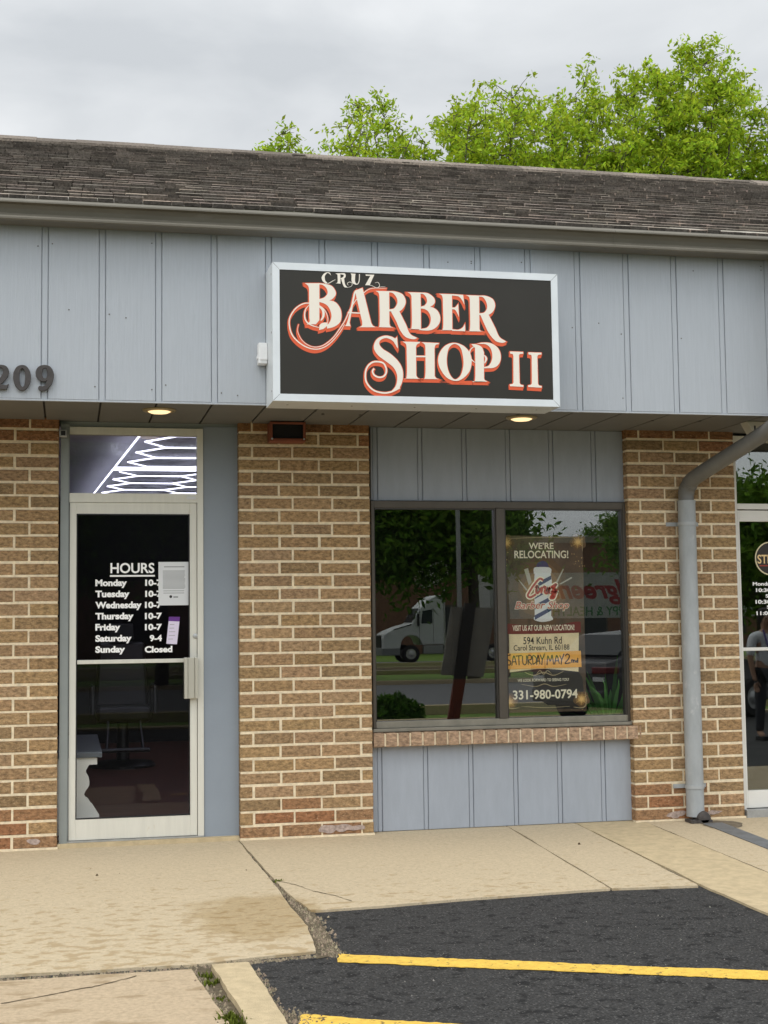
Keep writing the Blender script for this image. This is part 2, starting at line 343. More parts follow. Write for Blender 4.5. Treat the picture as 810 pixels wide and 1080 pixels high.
# loose gravel and weeds in the joints
def gravel(name, segs, n, m, smin=.004, smax=.013):
    mb = MB()
    for _ in range(n):
        (p, q, w) = random.choice(segs); t = random.random(); x = p[0]+(q[0]-p[0])*t+random.gauss(0, w); y = p[1]+(q[1]-p[1])*t+random.gauss(0, w*.7)
        s = random.uniform(smin, smax)*(1 if random.random() > .06 else 1.7); g = random.uniform(.45, 1.35); gr = random.uniform(.9,1.05)
        z = gz(y)-.012+s*.3
        P = [(x+s*random.uniform(.6,1)*math.cos(a), y+s*random.uniform(.6,1)*math.sin(a), z-s*.5) for a in (0,1.3,2.5,3.8,5)]+[(x+random.uniform(-.4,.4)*s, y+random.uniform(-.4,.4)*s, z+s*.6)]
        mb.poly(P, [(i,(i+1)%5,5) for i in range(5)], (g, g*gr, g*.92))
    return tag(mb.build(name, m), kind='stuff')
M_grav = mat('gravel_grit', (.24,.20,.145), .95, attr=True, var=.2, vscale=200)
L = lambda a, b, w: (g2(*a), g2(*b), w)
gravel('gravel', [L((310,950),(332,972),.012), L((326,964),(346,1004),.03), L((330,966),(352,1006),.022), L((330,978),(350,1006),.025), L((205,1021),(240,1078),.02), L((208,1026),(246,1082),.022), L((205,1018),(335,1006),.012), L((0,1031),(205,1019),.009), L((268,1020),(304,1082),.016), L((288,1062),(330,1078),.04), L((252,888),(300,946),.007), L((289,930),(326,966),.009)], 3000, M_grav)
tag(MB().poly([(q[0], q[1], gz(q[1])-.009) for q in (g2(300,938), g2(330,958), g2(341,975), g2(360,1004), g2(334,1009), g2(328,990), g2(306,958))], [tuple(range(7))]).build('dirt', mat('dirt_patch', (.12,.095,.06), 1., var=.35, vscale=40, bump=.8, bscale=120)), kind='structure')
tag(MB().poly([(q[0], q[1], gz(q[1])-.010) for q in (g2(200,1017), g2(226,1018), g2(262,1085), g2(243,1085))], [(0,1,2,3)]).build('dirt', MATS['dirt_patch']), kind='structure')
cq_ = [g2(*p) for p in ((292,929),(312,933.5),(330,940),(352,944.5),(374,951.5))]
cpts = [(x+random.uniform(-.004,.004), y+random.uniform(-.006,.006)) for x, y in openspline(cq_, 7)] if False else None
def crack(pts, w):
    q = []
    for i in range(len(pts)-1):
        for j in range(8):
            t = j/8; q.append((pts[i][0]+(pts[i+1][0]-pts[i][0])*t+random.uniform(-.003,.003), pts[i][1]+(pts[i+1][1]-pts[i][1])*t+random.uniform(-.004,.004)))
    P = []
    for x, y in q: h = w*random.uniform(.5,1.4); P += [(x, y-h, gz(y-h)+.0022), (x, y+h, gz(y+h)+.0022)]
    tag(MB().poly(P, [(2*i,2*i+2,2*i+3,2*i+1) for i in range(len(q)-1)]).build('crack', mat('crack_dirt', (.13,.10,.06), 1., var=.4, vscale=60)), kind='structure')
crack(cq_, .006)
crack([g2(*p) for p in ((0,1059),(40,1052),(75,1045),(104,1040),(150,1028))], .004)
# grit and leaf litter scattered on the paving
gravel('leaf_litter', [L((20,930),(330,900),.5), L((420,915),(640,890),.25), L((640,900),(790,880),.12)], 110, mat('litter', (.10,.065,.03), 1., attr=True), .004, .016)
gravel('loose_grit', [L((300,1050),(800,990),.35), L((400,1000),(800,960),.2)], 170, mat('pale_grit', (.22,.215,.205), .95, attr=True), .0018, .0048)
gravel('wall_foot_grit', [((-.4,-.01),(-.05,-.01),.012), ((.82,.02),(1.05,-.0),.012), ((1.05,-.015),(1.88,-.015),.010), ((1.88,.05),(3.64,.05),.014), ((3.64,-.015),(4.4,-.015),.012)], 700, M_grav, .003, .008)
M_weed = leafmat('weed_blade', (.12,.15,.035), .35)
def weeds(spots):
    mb = MB()
    for (u, v, n, h, sp) in spots:
        c = g2(u, v)
        for _ in range(n):
            x = c[0]+random.gauss(0, sp); y = c[1]+random.gauss(0, sp); hh = h*random.uniform(.4, 1.1); a = random.uniform(0, 6.28); w = .0035
            dx, dy = math.cos(a), math.sin(a); z = gz(y)-.01; le = hh*random.uniform(.2,.9); t = random.uniform(.6,1.4)
            mb.poly([(x-dy*w, y+dx*w, z), (x+dy*w, y-dx*w, z), (x+dx*le*.5+dy*w, y+dy*le*.5-dx*w, z+hh*.7), (x+dx*le*.5-dy*w, y+dy*le*.5+dx*w, z+hh*.7), (x+dx*le, y+dy*le, z+hh)], [(0,1,2,3),(3,2,4)], (t, t, t*.7))
    tag(mb.build('weeds', M_weed, recalc=False), kind='stuff')
weeds([(222,1036,60,.022,.016),(232,1052,20,.015,.02),(243,1074,110,.032,.02),(250,1082,90,.035,.02),(293,929,60,.018,.012),(218,1028,40,.02,.02),(254,884,25,.03,.01),(262,1077,25,.02,.01)])

# ================================================================== THE BUILDING
B = thing('storefront_building', 'long low brick and blue grey sided shop building with a shingle roof', 'building', (1.5, 0, 0))
ZS = 2.58                                                   # soffit height
CRS, PIT_B = .0813, .254
def brick_pier(x0, x1, odd, even, depth=.105, xl=True):
    mb = MB(); mo = MB()
    for i in range(1, 33):
        z1 = (33-i)*CRS-.0062; z0 = z1-CRS+.0142
        ph = odd if i % 2 else even
        k0 = math.floor((x0-ph)/PIT_B); cuts = [x0]+[ph+PIT_B*k for k in range(k0, k0+60) if x0+.03 < ph+PIT_B*k < x1-.03]+[x1]
        for a, b in zip(cuts, cuts[1:]):
            xa = a+(.0062 if a > x0 else 0); xb = b-(.0062 if b < x1 else 0)
            r = random.random(); g = random.uniform(.89, 1.12); t = (g*random.uniform(.98,1.03), g, g*random.uniform(.9,1.05))
            if r < .06: t = (g*.80, g*.82, g*.80)
            elif r > .93: t = (g*1.12, g*1.12, g*1.1)
            if i >= 31: t = random.choice([(.90,.66,.60),(.84,.70,.68),(.92,.66,.57),(.90,.80,.78)]) if random.random() < .85 else t
            if i == 30: t = random.choice([(.9,.75,.7), t])
            if i == 1: t = (t[0]*.72, t[1]*.55, t[2]*.48)
            if i == 2 and random.random() < .4: t = (t[0]*.85, t[1]*.65, t[2]*.6)
            j = random.uniform(-.0018, .0018)
            mb.box(xa+random.uniform(-.0015,.0015)*(a > x0), xb+random.uniform(-.0015,.0015)*(b < x1), j, depth, z0+random.uniform(-.002,.002), z1+random.uniform(-.002,.002), t, bev=random.uniform(.0028,.005))
    mo.box(x0+.004, x1-.004, .0038, depth-.004, -.03, ZS+.02)
    mo.box(x0-.004, x1+.004, -.012, .03, -.03, .008)
    o = mb.build('brick_pier', M_brick, B); mo.build('mortar', M_mortar, o)
    # worn whitish patches on the lowest course
    for w_i in range(max(2, int((x1-x0)*4))):
        cx = random.uniform(x0+.06, x1-.06); cz = .042+random.uniform(-.008,.008); w = random.uniform(.03,.085); h = random.uniform(.014,.026)
        ring = []
        for q in range(20):
            a = 2*math.pi*q/20; rr = 1+.5*mnoise.noise(Vector((cx*9+math.cos(a)*1.6, math.sin(a)*1.6, cz*50)))
            ring.append((min(max(cx+w*rr*math.cos(a), x0+.01), x1-.01), -.0042-.0003*w_i, cz+h*rr*math.sin(a)))
        MB().poly(ring, [tuple(range(20))[::-1]]).build('worn_patch', mat('spalled_brick', (.42,.33,.29), .95, var=.35, vscale=40, bump=.6), o)
brick_pier(-2.6, -.057, -.230, -.318)
brick_pier(1.04, 1.878, 1.125, 1.295)
brick_pier(3.63, 4.404, 3.72, 3.895)
brick_pier(5.62, 6.6, 5.72, 5.9)
# boarded siding: boards with narrow recessed strips between
def boards(name, x0, x1, z0, z1, Yf, phase, pitch, m, gw=.036, dep=.012):
    mb = MB(); k = math.floor((x0-phase)/pitch); e = x0
    mb.box(x0, x1, Yf+dep, Yf+dep+.012, z0, z1)
    while True:
        gl = phase+pitch*k; gr = gl+gw
        if gl > e+.004: mb.box(max(e,x0)+.0008, min(gl, x1), Yf, Yf+dep-.0005, z0, z1, bev=.0025)
        if gl+.005 > x0 and gr-.005 < x1: mb.box(gl+.0035, gr-.0035, Yf+.004, Yf+dep-.0005, z0, z1, bev=.0015)
        e = max(e, gr); k += 1
        if gl > x1: break
    return mb.build(name, m, B)
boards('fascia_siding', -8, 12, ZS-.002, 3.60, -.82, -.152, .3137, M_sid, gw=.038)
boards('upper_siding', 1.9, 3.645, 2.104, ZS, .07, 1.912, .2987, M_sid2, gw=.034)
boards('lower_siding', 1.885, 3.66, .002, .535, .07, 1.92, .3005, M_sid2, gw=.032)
bb = MB(); bb.box(-8, 12, -.819, -.80, ZS-.012, ZS-.0025); bb.build('fascia_trim', M_sid, B)
for k_ in range(34):                  # nails and screw heads in the fascia boards
    gx = -.152+.3137*random.randint(-1, 14)+random.choice([-.02,.058,.15]); nz_z = random.choice([2.63,2.66,3.05,3.1,3.45,3.5])+random.uniform(-.02,.02)
    MB().lathe([(.0042,-.8222),(.003,-.8232)], (gx, 0, nz_z), 7, 'y').build('nail_head', mat('nail_rust', (.12,.105,.095), .7), B)
# plank-like soffit: panels with gaps running out from the wall
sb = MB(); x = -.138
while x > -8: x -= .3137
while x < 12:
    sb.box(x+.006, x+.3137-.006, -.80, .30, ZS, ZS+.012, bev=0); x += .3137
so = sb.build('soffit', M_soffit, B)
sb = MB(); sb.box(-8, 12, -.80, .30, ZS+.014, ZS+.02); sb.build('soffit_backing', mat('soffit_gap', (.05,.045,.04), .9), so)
for (u, v) in ((380,437.5),(340.5,436.5),(688,443.5),(738,444),(558,434)):
    q = HZ(u, v, ZS); MB().lathe([(.011,-.003),(.008,.001)], (q.x, q.y, ZS-.0005), 8).build('soffit_hole', M_black, so)
# gutter
prof = [(-.835,3.645),(-.835,3.545),(-.952,3.545),(-.960,3.550),(-.961,3.560),(-.957,3.566),(-.930,3.576),(-.922,3.590),(-.930,3.612),(-.944,3.634),(-.966,3.640),(-.966,3.648),(-.952,3.664),(-.946,3.660),(-.946,3.652),(-.938,3.640),(-.905,3.60),(-.90,3.556),(-.845,3.556),(-.845,3.645)]
gt = MB()
for xa, xb in ((-8,-2.9),(-2.899,3.2),(3.201,12)): gt.prism([(xa, y, z) for y, z in prof], (xb-xa, 0, 0))
gt.build('gutter', M_gut, B)
de = MB(); de.prism([(-8,-.905,3.662),(-8,-.895,3.690),(-8,-.80,3.735),(-8,-.80,3.728),(-8,-.888,3.682)], (20,0,0)); de.build('drip_edge', M_drip, B)
# roof with real shingle courses
TP = math.tan(math.radians(24)); RY, RZ = 2.16, 5.045
EY = -.925; EZ = RZ-(RY-EY)*TP
sl = math.hypot(RY-EY, RZ-EZ); ux, uz = (RY-EY)/sl, (RZ-EZ)/sl; nx_, nz_ = -uz, ux
rf = MB(); ncs = int(sl/.143)+1; ex = sl/ncs
for i in range(ncs):
    x = -8+random.random()*.3; s0 = i*ex; s1 = min(sl, s0+ex+.02)
    rowj = random.uniform(-.003,.003)
    while x < 12:
        w = random.choice([.07,.09,.11,.13,.16]); th = random.choice([.005,.006,.008,.009]); lift = random.choice([0,0,0,.0,.003,.006]) if random.random() < .5 else 0
        dj = random.uniform(-.004,.004)+rowj
        if th > .006: s00 = s0+dj
        else: s00 = s0+.02+dj
        y0, z0 = EY+ux*s00, EZ+uz*s00; y1, z1 = EY+ux*s1, EZ+uz*s1; h0 = .014+th+lift; h1 = .004+th*.3
        g = random.uniform(.62, 1.45); w2 = w-.005
        if random.random() < .07: g *= 1.35
        tt = (g*random.uniform(.98,1.12), g, g*random.uniform(.9,1.0))
        sag = .012*mnoise.noise(Vector((x*.35, i*.31, 0)))
        P = [(x,y0,z0+sag),(x+w2,y0,z0+sag),(x+w2,y1,z1+sag),(x,y1,z1+sag),(x,y0+nx_*h0,z0+nz_*h0+sag),(x+w2,y0+nx_*h0,z0+nz_*h0+sag),(x+w2,y1+nx_*h1,z1+nz_*h1+sag),(x,y1+nx_*h1,z1+nz_*h1+sag)]
        rf.poly(P, [(4,5,6,7)], tt); rf.poly(P, [(0,1,5,4)], (.34+.40*random.random(),)*3); rf.poly(P, [(1,2,6,5),(3,0,4,7)], tt)  # butt faces tinted dark: asphalt edge, with the course shadow line painted in
        x += w
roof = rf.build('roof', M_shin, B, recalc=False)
rd = MB(); rd.poly([(-8,EY,EZ-.03),(12,EY,EZ-.03),(12,RY,RZ-.03),(-8,RY,RZ-.03),(12,7.6,RZ-.03-(7.6-RY)*TP),(-8,7.6,RZ-.03-(7.6-RY)*TP)], [(0,1,2,3),(3,2,4,5)]); rd.build('roof_deck', mat('roof_deck', (.06,.055,.05), .9, var=.3, vscale=20), roof)
rc = MB(); x = -8
while x < 12:
    g = random.uniform(.7,1.2); w = .30; h = random.uniform(.010,.016)
    rc.poly([(x,RY-.14,RZ-.14*TP+h+.012),(x+w,RY-.14,RZ-.14*TP+h+.012),(x+w,RY,RZ+h+.02),(x,RY,RZ+h+.02),(x+w,RY+.14,RZ-.14*TP+h),(x,RY+.14,RZ-.14*TP+h),(x,RY-.14,RZ-.14*TP),(x+w,RY-.14,RZ-.14*TP)], [(0,1,2,3),(3,2,4,5),(6,7,1,0)], (g,g*.97,g*.93)); x += .298
rc.build('ridge_cap', M_shin, roof, recalc=False)
# carcass walls that close the building
cw = MB()
cw.box(-8,-2.6,.03,.11,-.05,ZS+.3); cw.box(6.6,12,.03,.11,-.05,ZS+.3); cw.box(-8,12,7.5,7.6,-.05,2.7); cw.box(-8,-7.9,.12,7.5,-.05,2.7); cw.box(11.9,12,.12,7.5,-.05,2.7)
cw.build('outer_wall', M_sid2, B)
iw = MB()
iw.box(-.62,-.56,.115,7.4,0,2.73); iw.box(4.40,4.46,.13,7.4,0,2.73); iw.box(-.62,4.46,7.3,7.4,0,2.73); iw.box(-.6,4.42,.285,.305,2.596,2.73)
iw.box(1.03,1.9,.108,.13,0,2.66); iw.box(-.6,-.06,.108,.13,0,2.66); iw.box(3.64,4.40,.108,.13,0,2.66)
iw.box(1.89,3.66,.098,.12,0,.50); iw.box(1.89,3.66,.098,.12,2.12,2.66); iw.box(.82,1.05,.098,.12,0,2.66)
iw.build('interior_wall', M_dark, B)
fl = MB(); fl.box(-.6,4.42,.12,7.35,-.03,.03); fl.build('interior_floor', M_floor, B)
ce = MB(); ce.box(-.6,4.42,.31,7.35,2.71,2.75); ce.build('interior_ceiling', M_ceil, B)
r2 = MB(); r2.box(4.47,8,5.0,5.1,0,2.7); r2.box(7.95,8,.12,5,0,2.7); r2.box(4.47,8,.31,5,2.66,2.7); r2.box(4.47,8,.12,5,-.03,.02); r2.box(5.6,8,.108,.13,0,2.66); r2.build('neighbour_interior', mat('shop_interior', (.16,.15,.125), .8, var=.2, vscale=1.5), B)
# ---- the barber shop door
YD = .05
D = MB(); D.box(-.047,.0,.03,.11,.0,2.56); D.box(.0,.0065,.045,.11,.0,2.56); dj = D.build('door_jamb', M_alud, B)
D = MB(); D.box(.785,.822,.042,.11,.0,2.545); D.box(.0065,.785,.046,.11,2.500,2.545); D.box(.0065,.785,.043,.11,2.0795,2.135); D.build('door_frame', M_alu, B)
th = MB(); th.box(-.055,1.035,.0,.11,-.02,.022); th.build('door_sill', M_kerb, B); th = MB(); th.box(-.04,.822,.036,.11,.0225,.032); th.build('threshold', M_steel, B)
dl = MB(); z0, z1 = .034, 2.078; xl, xr = .009, .782; gl, gr, gb, gt_ = .050, .738, .158, 2.008
dl.box(xl,gl,YD,YD+.045,z0,z1); dl.box(gr,xr,YD,YD+.045,z0,z1); dl.box(gl,gr,YD,YD+.045,gt_,z1); dl.box(gl,gr,YD,YD+.045,z0,gb)
dl.box(gl,gr,YD+.004,YD+.035,1.090,1.114)
door = dl.build('door', M_alu, B, bevel=.002)
p = MB(); p.box(gl,gr,YD+.018,YD+.024,gb,1.09); p.box(gl,gr,YD+.018,YD+.024,1.114,gt_); p.build('door_glass', G_door, door)
p = MB(); p.box(gl-.0,gl+.006,YD-.0015,YD+.02,gb,gt_); p.box(gr-.006,gr,YD-.0015,YD+.02,gb,gt_); p.box(gl,gr,YD-.0015,YD+.02,gt_-.006,gt_); p.box(gl,gr,YD-.0015,YD+.02,gb,gb+.006); p.build('glazing_bead', M_black, door)
h0 = W(194.5, 737, YD-.05); h1 = W(207.5, 693.5, YD-.05)
h = MB(); h.box(h0.x,h0.x+.02,YD-.055,YD-.001,h0.z,h1.z); h.box(h0.x+.022,h1.x-.012,YD-.045,YD-.036,h0.z,h1.z); h.box(h1.x-.01,h1.x+.006,YD-.055,YD-.001,h0.z,h1.z); h.build('handle', mat('handle_aluminium', (.62,.60,.52), .35, metal=.5), door, bevel=.002)
q = W(206, 671, YD); h = MB(); h.lathe([(.016,YD-.001),(.016,YD-.005),(.012,YD-.007)], (q.x,0,q.z), 20, 'y'); h.box(q.x-.0018,q.x+.0018,YD-.0078,YD-.006,q.z-.007,q.z+.007); h.build('lock', M_steel, door, smooth=True)
p = MB(); p.box(.003,.785,.072,.078,2.135,2.500); p.build('transom_glass', G_tran, B)
hw = MB(); hw.box(.72,.775,.0395,.0425,2.10,2.118); hw.build('sticker', M_paper, B)
# hours lettering on the glass
YH = YD+.0165
hl = MB()
px_text(hl, 'HOURS', 116.5, 163, 593.5, 604.5, YD, YH, bold=.022)
a, b = W(116, 606.5, YD), W(163.5, 608, YD); MB().box(a.x, b.x, YH-.0002, YH, b.z, a.z).build('underline', M_vinyl, door); hl.build('heading_lettering', M_vinyl, door)
for i, (dname, hr, u1, ua, ub) in enumerate([('Monday','10-7',134,153.3,171),('Tuesday','10-7',136.7,153.3,171),('Wednesday','10-7',149.5,153,171),('Thursday','10-7',141,153,171),('Friday','10-7',127,153,171),('Saturday','9-4',139,158,171),('Sunday','Closed',132,152.8,182)]):
    hl = MB(); vt = 611+11.72*i; desc = 'y' in dname
    px_text(hl, dname, 100.6, u1, vt, vt+9.2, YD, YH, bold=.045)
    hl.build('day_lettering', M_vinyl, door); hl = MB()
    px_text(hl, hr, ua, ub, vt, vt+7, YD, YH, bold=.045); hl.build('time_lettering', M_vinyl, door)
# flat grey panel beside the door
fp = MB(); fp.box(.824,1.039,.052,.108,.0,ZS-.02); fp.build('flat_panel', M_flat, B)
fp = MB(); fp.box(-.05,1.039,.058,.108,2.548,ZS-.001); fp.build('head_panel', M_alud, B)
# ---- shop window
YW = .045
w = MB(); wx0, wx1 = 1.893, 3.648; wz0, wz1 = .650, 2.100; mx0, mx1 = 2.728, 2.784
w.box(wx0,wx0+.020,YW,YW+.06,wz0,wz1); w.box(wx1-.036,wx1,YW,YW+.06,wz0,wz1); w.box(wx0+.02,wx1-.036,YW,YW+.06,2.055,wz1); w.box(mx0,mx1,YW-.006,YW+.06,wz0+.042,2.055)
win = w.build('window', M_bronze, B, bevel=.003)
w = MB(); w.box(wx0+.02,wx1-.036,YW,YW+.06,wz0,wz0+.042); w.box(wx0-.005,wx1+.004,YW-.022,YW+.04,wz0-.022,wz0-.001); w.build('sill', M_sill, win, bevel=.003)
w = MB(); w.box(wx0+.02,wx0+.026,YW+.012,YW+.05,wz0+.042,2.055); w.box(mx0-.012,mx0-.001,YW+.006,YW+.05,wz0+.042,2.055); w.box(mx1+.001,mx1+.010,YW+.006,YW+.05,wz0+.042,2.055); w.box(wx1-.050,wx1-.037,YW+.006,YW+.05,wz0+.042,2.055); w.box(wx0+.026,mx0-.012,YW+.006,YW+.05,2.046,2.0545); w.box(mx1+.01,wx1-.05,YW+.006,YW+.05,2.046,2.0545)
w.build('stop_bead', mat('dark_bronze', (.045,.04,.034), .4, metal=.2), win)
p = MB(); p.box(wx0+.026,mx0-.012,.072,.078,wz0+.042,2.046); p.build('pane', G_win, win)
p = MB(); p.box(mx1+.010,wx1-.05,.072,.078,wz0+.042,2.046); p.build('pane', G_win, win)
q = W(455, 606, .07); mbr = MB()
for k in range(150):
    a = rng.uniform(0, 6.283); r_ = .083*(1+.35*math.sin(2*a+.6))*rng.normal(1, .07) if k < 100 else rng.uniform(0, .10); sz_ = rng.uniform(.0006, .0018)
    if k < 100 and math.sin(a*1.5+1) < -.5: continue
    x, z = q.x+r_*math.cos(a), q.z+r_*.95*math.sin(a); mbr.poly([(x-sz_, .0712, z-sz_), (x+sz_*1.3, .0712, z-sz_*.5), (x+sz_*.3, .0712, z+sz_)], [(0,1,2)])
mbr.build('sticker_residue', mat('residue', (.36,.38,.36), .8), [o for o in C.objects if o.name.startswith('pane') and o.parent == win][0])
# brick ledge of headers standing on edge
lb = MB(); lm = MB(); x = 1.884
while x < 3.675:
    g = random.uniform(.85,1.15); t = (g*1.12, g*1.16, g*1.42); lb.box(x, min(x+.069, 3.684), -.004+random.uniform(-.002,.002), .07, .536, .624+random.uniform(-.002,.002), t, bev=.004); x += .0813
ol = lb.build('brick_ledge', M_brick, B)
lm.box(1.884,3.68,.004,.068,.540,.619); lm.build('mortar', M_mortar, ol)
# ---- neighbour's glass door
nx0, nx1 = 4.412, 5.60
w = MB(); w.box(nx0,nx0+.028,.045,.11,.0,2.56); w.box(nx1-.03,nx1,.045,.11,.0,2.56); w.box(nx0+.028,nx1-.03,.046,.11,2.52,2.56); w.box(nx0+.028,nx1-.03,.043,.11,2.058,2.096); w.build('door_frame', M_whitealu, B)
w = MB(); ax, bx = 4.444, 5.566; w.box(ax,ax+.012,.05,.095,.05,2.05); w.box(bx-.05,bx,.05,.095,.05,2.05); w.box(ax+.012,bx-.05,.05,.095,1.975,2.05); w.box(ax+.012,bx-.05,.05,.095,.05,.165); w.box(ax+.012,bx-.05,.054,.08,1.098,1.120)
nd = w.build('door', M_whitealu, B, bevel=.002)
p = MB(); p.box(ax+.012,bx-.05,.068,.074,.165,1.098); p.box(ax+.012,bx-.05,.068,.074,1.120,1.975); p.build('door_glass', G_shop, nd)
p = MB(); p.box(nx0+.028,nx1-.03,.072,.078,2.096,2.52); p.build('transom_glass', G_shop, B)
th = MB(); th.box(nx0,nx1,-.02,.11,-.01,.045); th.build('door_sill', M_steel, B)
bc = W(812.6, 589, .066); br = .115; YB = .0665
def disc(mb, c, r, Y, n=40): mb.poly([(c.x+r*math.cos(2*math.pi*i/n), Y, c.z+r*math.sin(2*math.pi*i/n)) for i in range(n)], [tuple(range(n))[::-1]])
q = MB(); disc(q, bc, br, YB); bd = q.build('round_badge', mat('badge_cream', (.75,.66,.42), .5), nd)
q = MB(); disc(q, bc, br*.93, YB-.0006); q.build('badge_disc', mat('badge_dark', (.02,.015,.012), .5), nd)
q = MB(); a, b = W(799, 594.5, .066), W(813.5, 585, .066); fit_text(q, 'STE', a.x, b.x, a.z, b.z, YB-.0012, bold=.02); q.build('badge_lettering', mat('badge_gold', (.80,.58,.28), .5), nd)
q = MB(); a, b = W(801, 596, .066), W(825, 597.2, .066); q.box(a.x, b.x, YB-.0013, YB-.0011, b.z, a.z); q.build('badge_stripe', mat('badge_red', (.30,.03,.015), .5), nd)
q = MB(); YBl = YB-.0002
px_text(q, 'Monday', 794, 815.5, 613.8, 618.8, .066, YBl, bold=.03); px_text(q, '10:30', 797.5, 813, 620.3, 624.4, .066, YBl, bold=.03); px_text(q, '10:30', 797, 813, 632.6, 636.8, .066, YBl, bold=.03); px_text(q, '11:00', 798, 814, 644.6, 648.8, .066, YBl, bold=.03); px_text(q, 'S', 807.6, 810.6, 626.7, 630.4, .066, YBl, bold=.03); px_text(q, 'S', 809, 812, 638.4, 642, .066, YBl, bold=.03)
q.build('hours_lettering', M_vinyl, nd)
nd['label'] = 'white framed glass door with a round dark badge'; door['label'] = 'pale metal framed glass door with opening hours in white'

# ================================================================== THE SIGN
YS = -1.10
c0 = W(287.7, 422.6, YS); c1 = W(590, 429, YS); ct0 = W(287.5, 277, YS); ct1 = W(588.5, 288.5, YS)
sx0, sx1 = (c0.x+ct0.x)/2, (c1.x+ct1.x)/2; sz0, sz1 = (c0.z+c1.z)/2, (ct0.z+ct1.z)/2
SG = thing('shop_sign', 'big black lightbox sign with white and orange BARBER SHOP II lettering on the fascia', 'sign', ((sx0+sx1)/2, -.83, sz0))
fr = .040
s = MB(); s.box(sx0, sx1, YS+.012, -.822, sz0, sz1); s.box(sx0,sx0+fr,YS,YS+.012,sz0,sz1); s.box(sx1-fr,sx1,YS,YS+.012,sz0,sz1); s.box(sx0+fr,sx1-fr,YS,YS+.012,sz0,sz0+fr); s.box(sx0+fr,sx1-fr,YS,YS+.012,sz1-fr,sz1)
s.build('cabinet', M_signc, SG)
for (x, z) in ((sx0,sz0),(sx1,sz0),(sx0,sz1),(sx1,sz1)):
    dx = fr if x == sx0 else -fr; dz = fr if z == sz0 else -fr
    s = MB(); s.poly([(x+dx*.02, YS-.0005, z+dz*.07), (x+dx*.07, YS-.0005, z+dz*.02), (x+dx, YS-.0005, z+dz*.97), (x+dx*.97, YS-.0005, z+dz)], [(0,1,2,3)]); s.build('corner_mitre', mat('mitre_seam', (.25,.27,.28), .6), SG)
s = MB(); s.box(sx0+fr,sx1-fr,YS+.004,YS+.0105,sz0+fr,sz1-fr); s.build('face', M_signf, SG)
for xx in np.linspace(sx0+.1, sx1-.1, 5): MB().lathe([(.006,-.0025),(.006,.001)], (xx, -.97, sz0), 10).build('screw', M_steel, SG)
for zz in (sz0+.06, (sz0+sz1)/2, sz1-.06): MB().lathe([(.006,-.0025),(.006,.001)], (sx0, -1.06, zz), 10, 'x').build('screw', M_steel, SG)
Z1 = lambda X, Y: (300+X/10.125, 280+Y/10.125)
Z2 = lambda X, Y: (370+X/9, 290+Y/9)
Z3 = lambda X, Y: (450+X/9, 295+Y/9)
Z4 = lambda X, Y: (375+X/9, 345+Y/9)
Z5 = lambda X, Y: (440+X/9, 345+Y/9)
Z6 = lambda X, Y: (520+X/10.125, 355+Y/10.125)
Z7 = lambda X, Y: (330+X/10.125, 280+Y/10.125)
SHAPES = []                      # (zoom, [loops], style)
def P_(zm, *loops, o=True): SHAPES.append((zm, [smooth(l) for l in loops], o))
def S_(zm, pts, w, o=True, taper=True): SHAPES.append((zm, [stroke(pts, w, taper)], o))
# B
P_(Z1, [(215,190),(372,190),(372,585),(335,628),(236,630),(268,600,1),(265,560),(262,250),(250,215,1)])
P_(Z1, [(371,190),(440,198,1),(510,225,1),(548,290,1),(530,340,1),(480,372,1),(371,378),(371,360),(420,345,1),(455,310,1),(460,275,1),(440,235,1),(405,208,1),(371,203)])
P_(Z1, [(371,365),(470,372,1),(545,395,1),(595,460,1),(608,540,1),(590,610,1),(530,655,1),(455,675),(450,640),(480,610,1),(500,555,1),(495,500,1),(470,445,1),(430,410,1),(371,390)])
P_(Z1, [(370,690),(375,640,1),(405,615,1),(455,610),(450,645,1),(420,675,1)])
S_(Z1, [(265,420),(225,470),(215,540),(235,600),(290,640),(370,664)], 14)
S_(Z1, [(372,440),(410,480),(415,540),(388,590)], 26)
S_(Z1, [(150,630),(140,700),(180,790),(250,850),(330,872),(420,850),(520,770),(600,660),(650,580),(700,470),(745,395),(795,335),(850,290),(900,255),(960,243),(1030,245),(1090,243)], 9)
S_(Z1, [(455,640),(462,560),(430,480),(370,430),(280,405),(200,410),(120,460),(65,540),(50,620),(75,730),(140,810),(230,870),(330,895),(430,870),(520,800),(600,700),(640,630)], 13)
# A
P_(Z2, [(38,150),(110,123),(192,455),(210,483,1),(240,497),(78,497),(105,480,1),(107,445)])
P_(Z1, [(742,285),(764,262),(694,610),(704,650),(618,646),(668,610,1)])
P_(Z2, [(-28,352),(92,358),(94,369),(-30,363)])
# R
P_(Z2, [(235,152),(363,155),(365,465),(375,488,1),(402,500),(240,495),(272,470,1),(270,200),(262,170,1)])
P_(Z2, [(362,155),(420,158,1),(490,185,1),(520,250,1),(500,310,1),(450,350,1),(364,346),(364,328),(410,318,1),(440,270,1),(435,220,1),(400,175,1),(362,165)])
P_(Z2, [(375,338),(457,340),(522,470),(562,560,1),(632,600),(590,611,1),(520,590,1),(470,530,1),(430,440)])
# B
P_(Z2, [(535,165),(661,168),(665,517),(545,512),(577,490,1),(575,205),(562,180,1)])
P_(Z2, [(660,168),(730,175,1),(785,215,1),(797,255,1),(780,285,1),(735,308,1),(664,318),(664,302),(700,290,1),(722,255,1),(715,215,1),(690,185,1),(660,178)])
P_(Z2, [(664,305),(760,305,1),(820,340,1),(847,400,1),(838,460,1),(800,505,1),(740,528,1),(640,524),(664,513),(720,502,1),(752,460,1),(757,400,1),(735,350,1),(700,325,1),(664,320)])
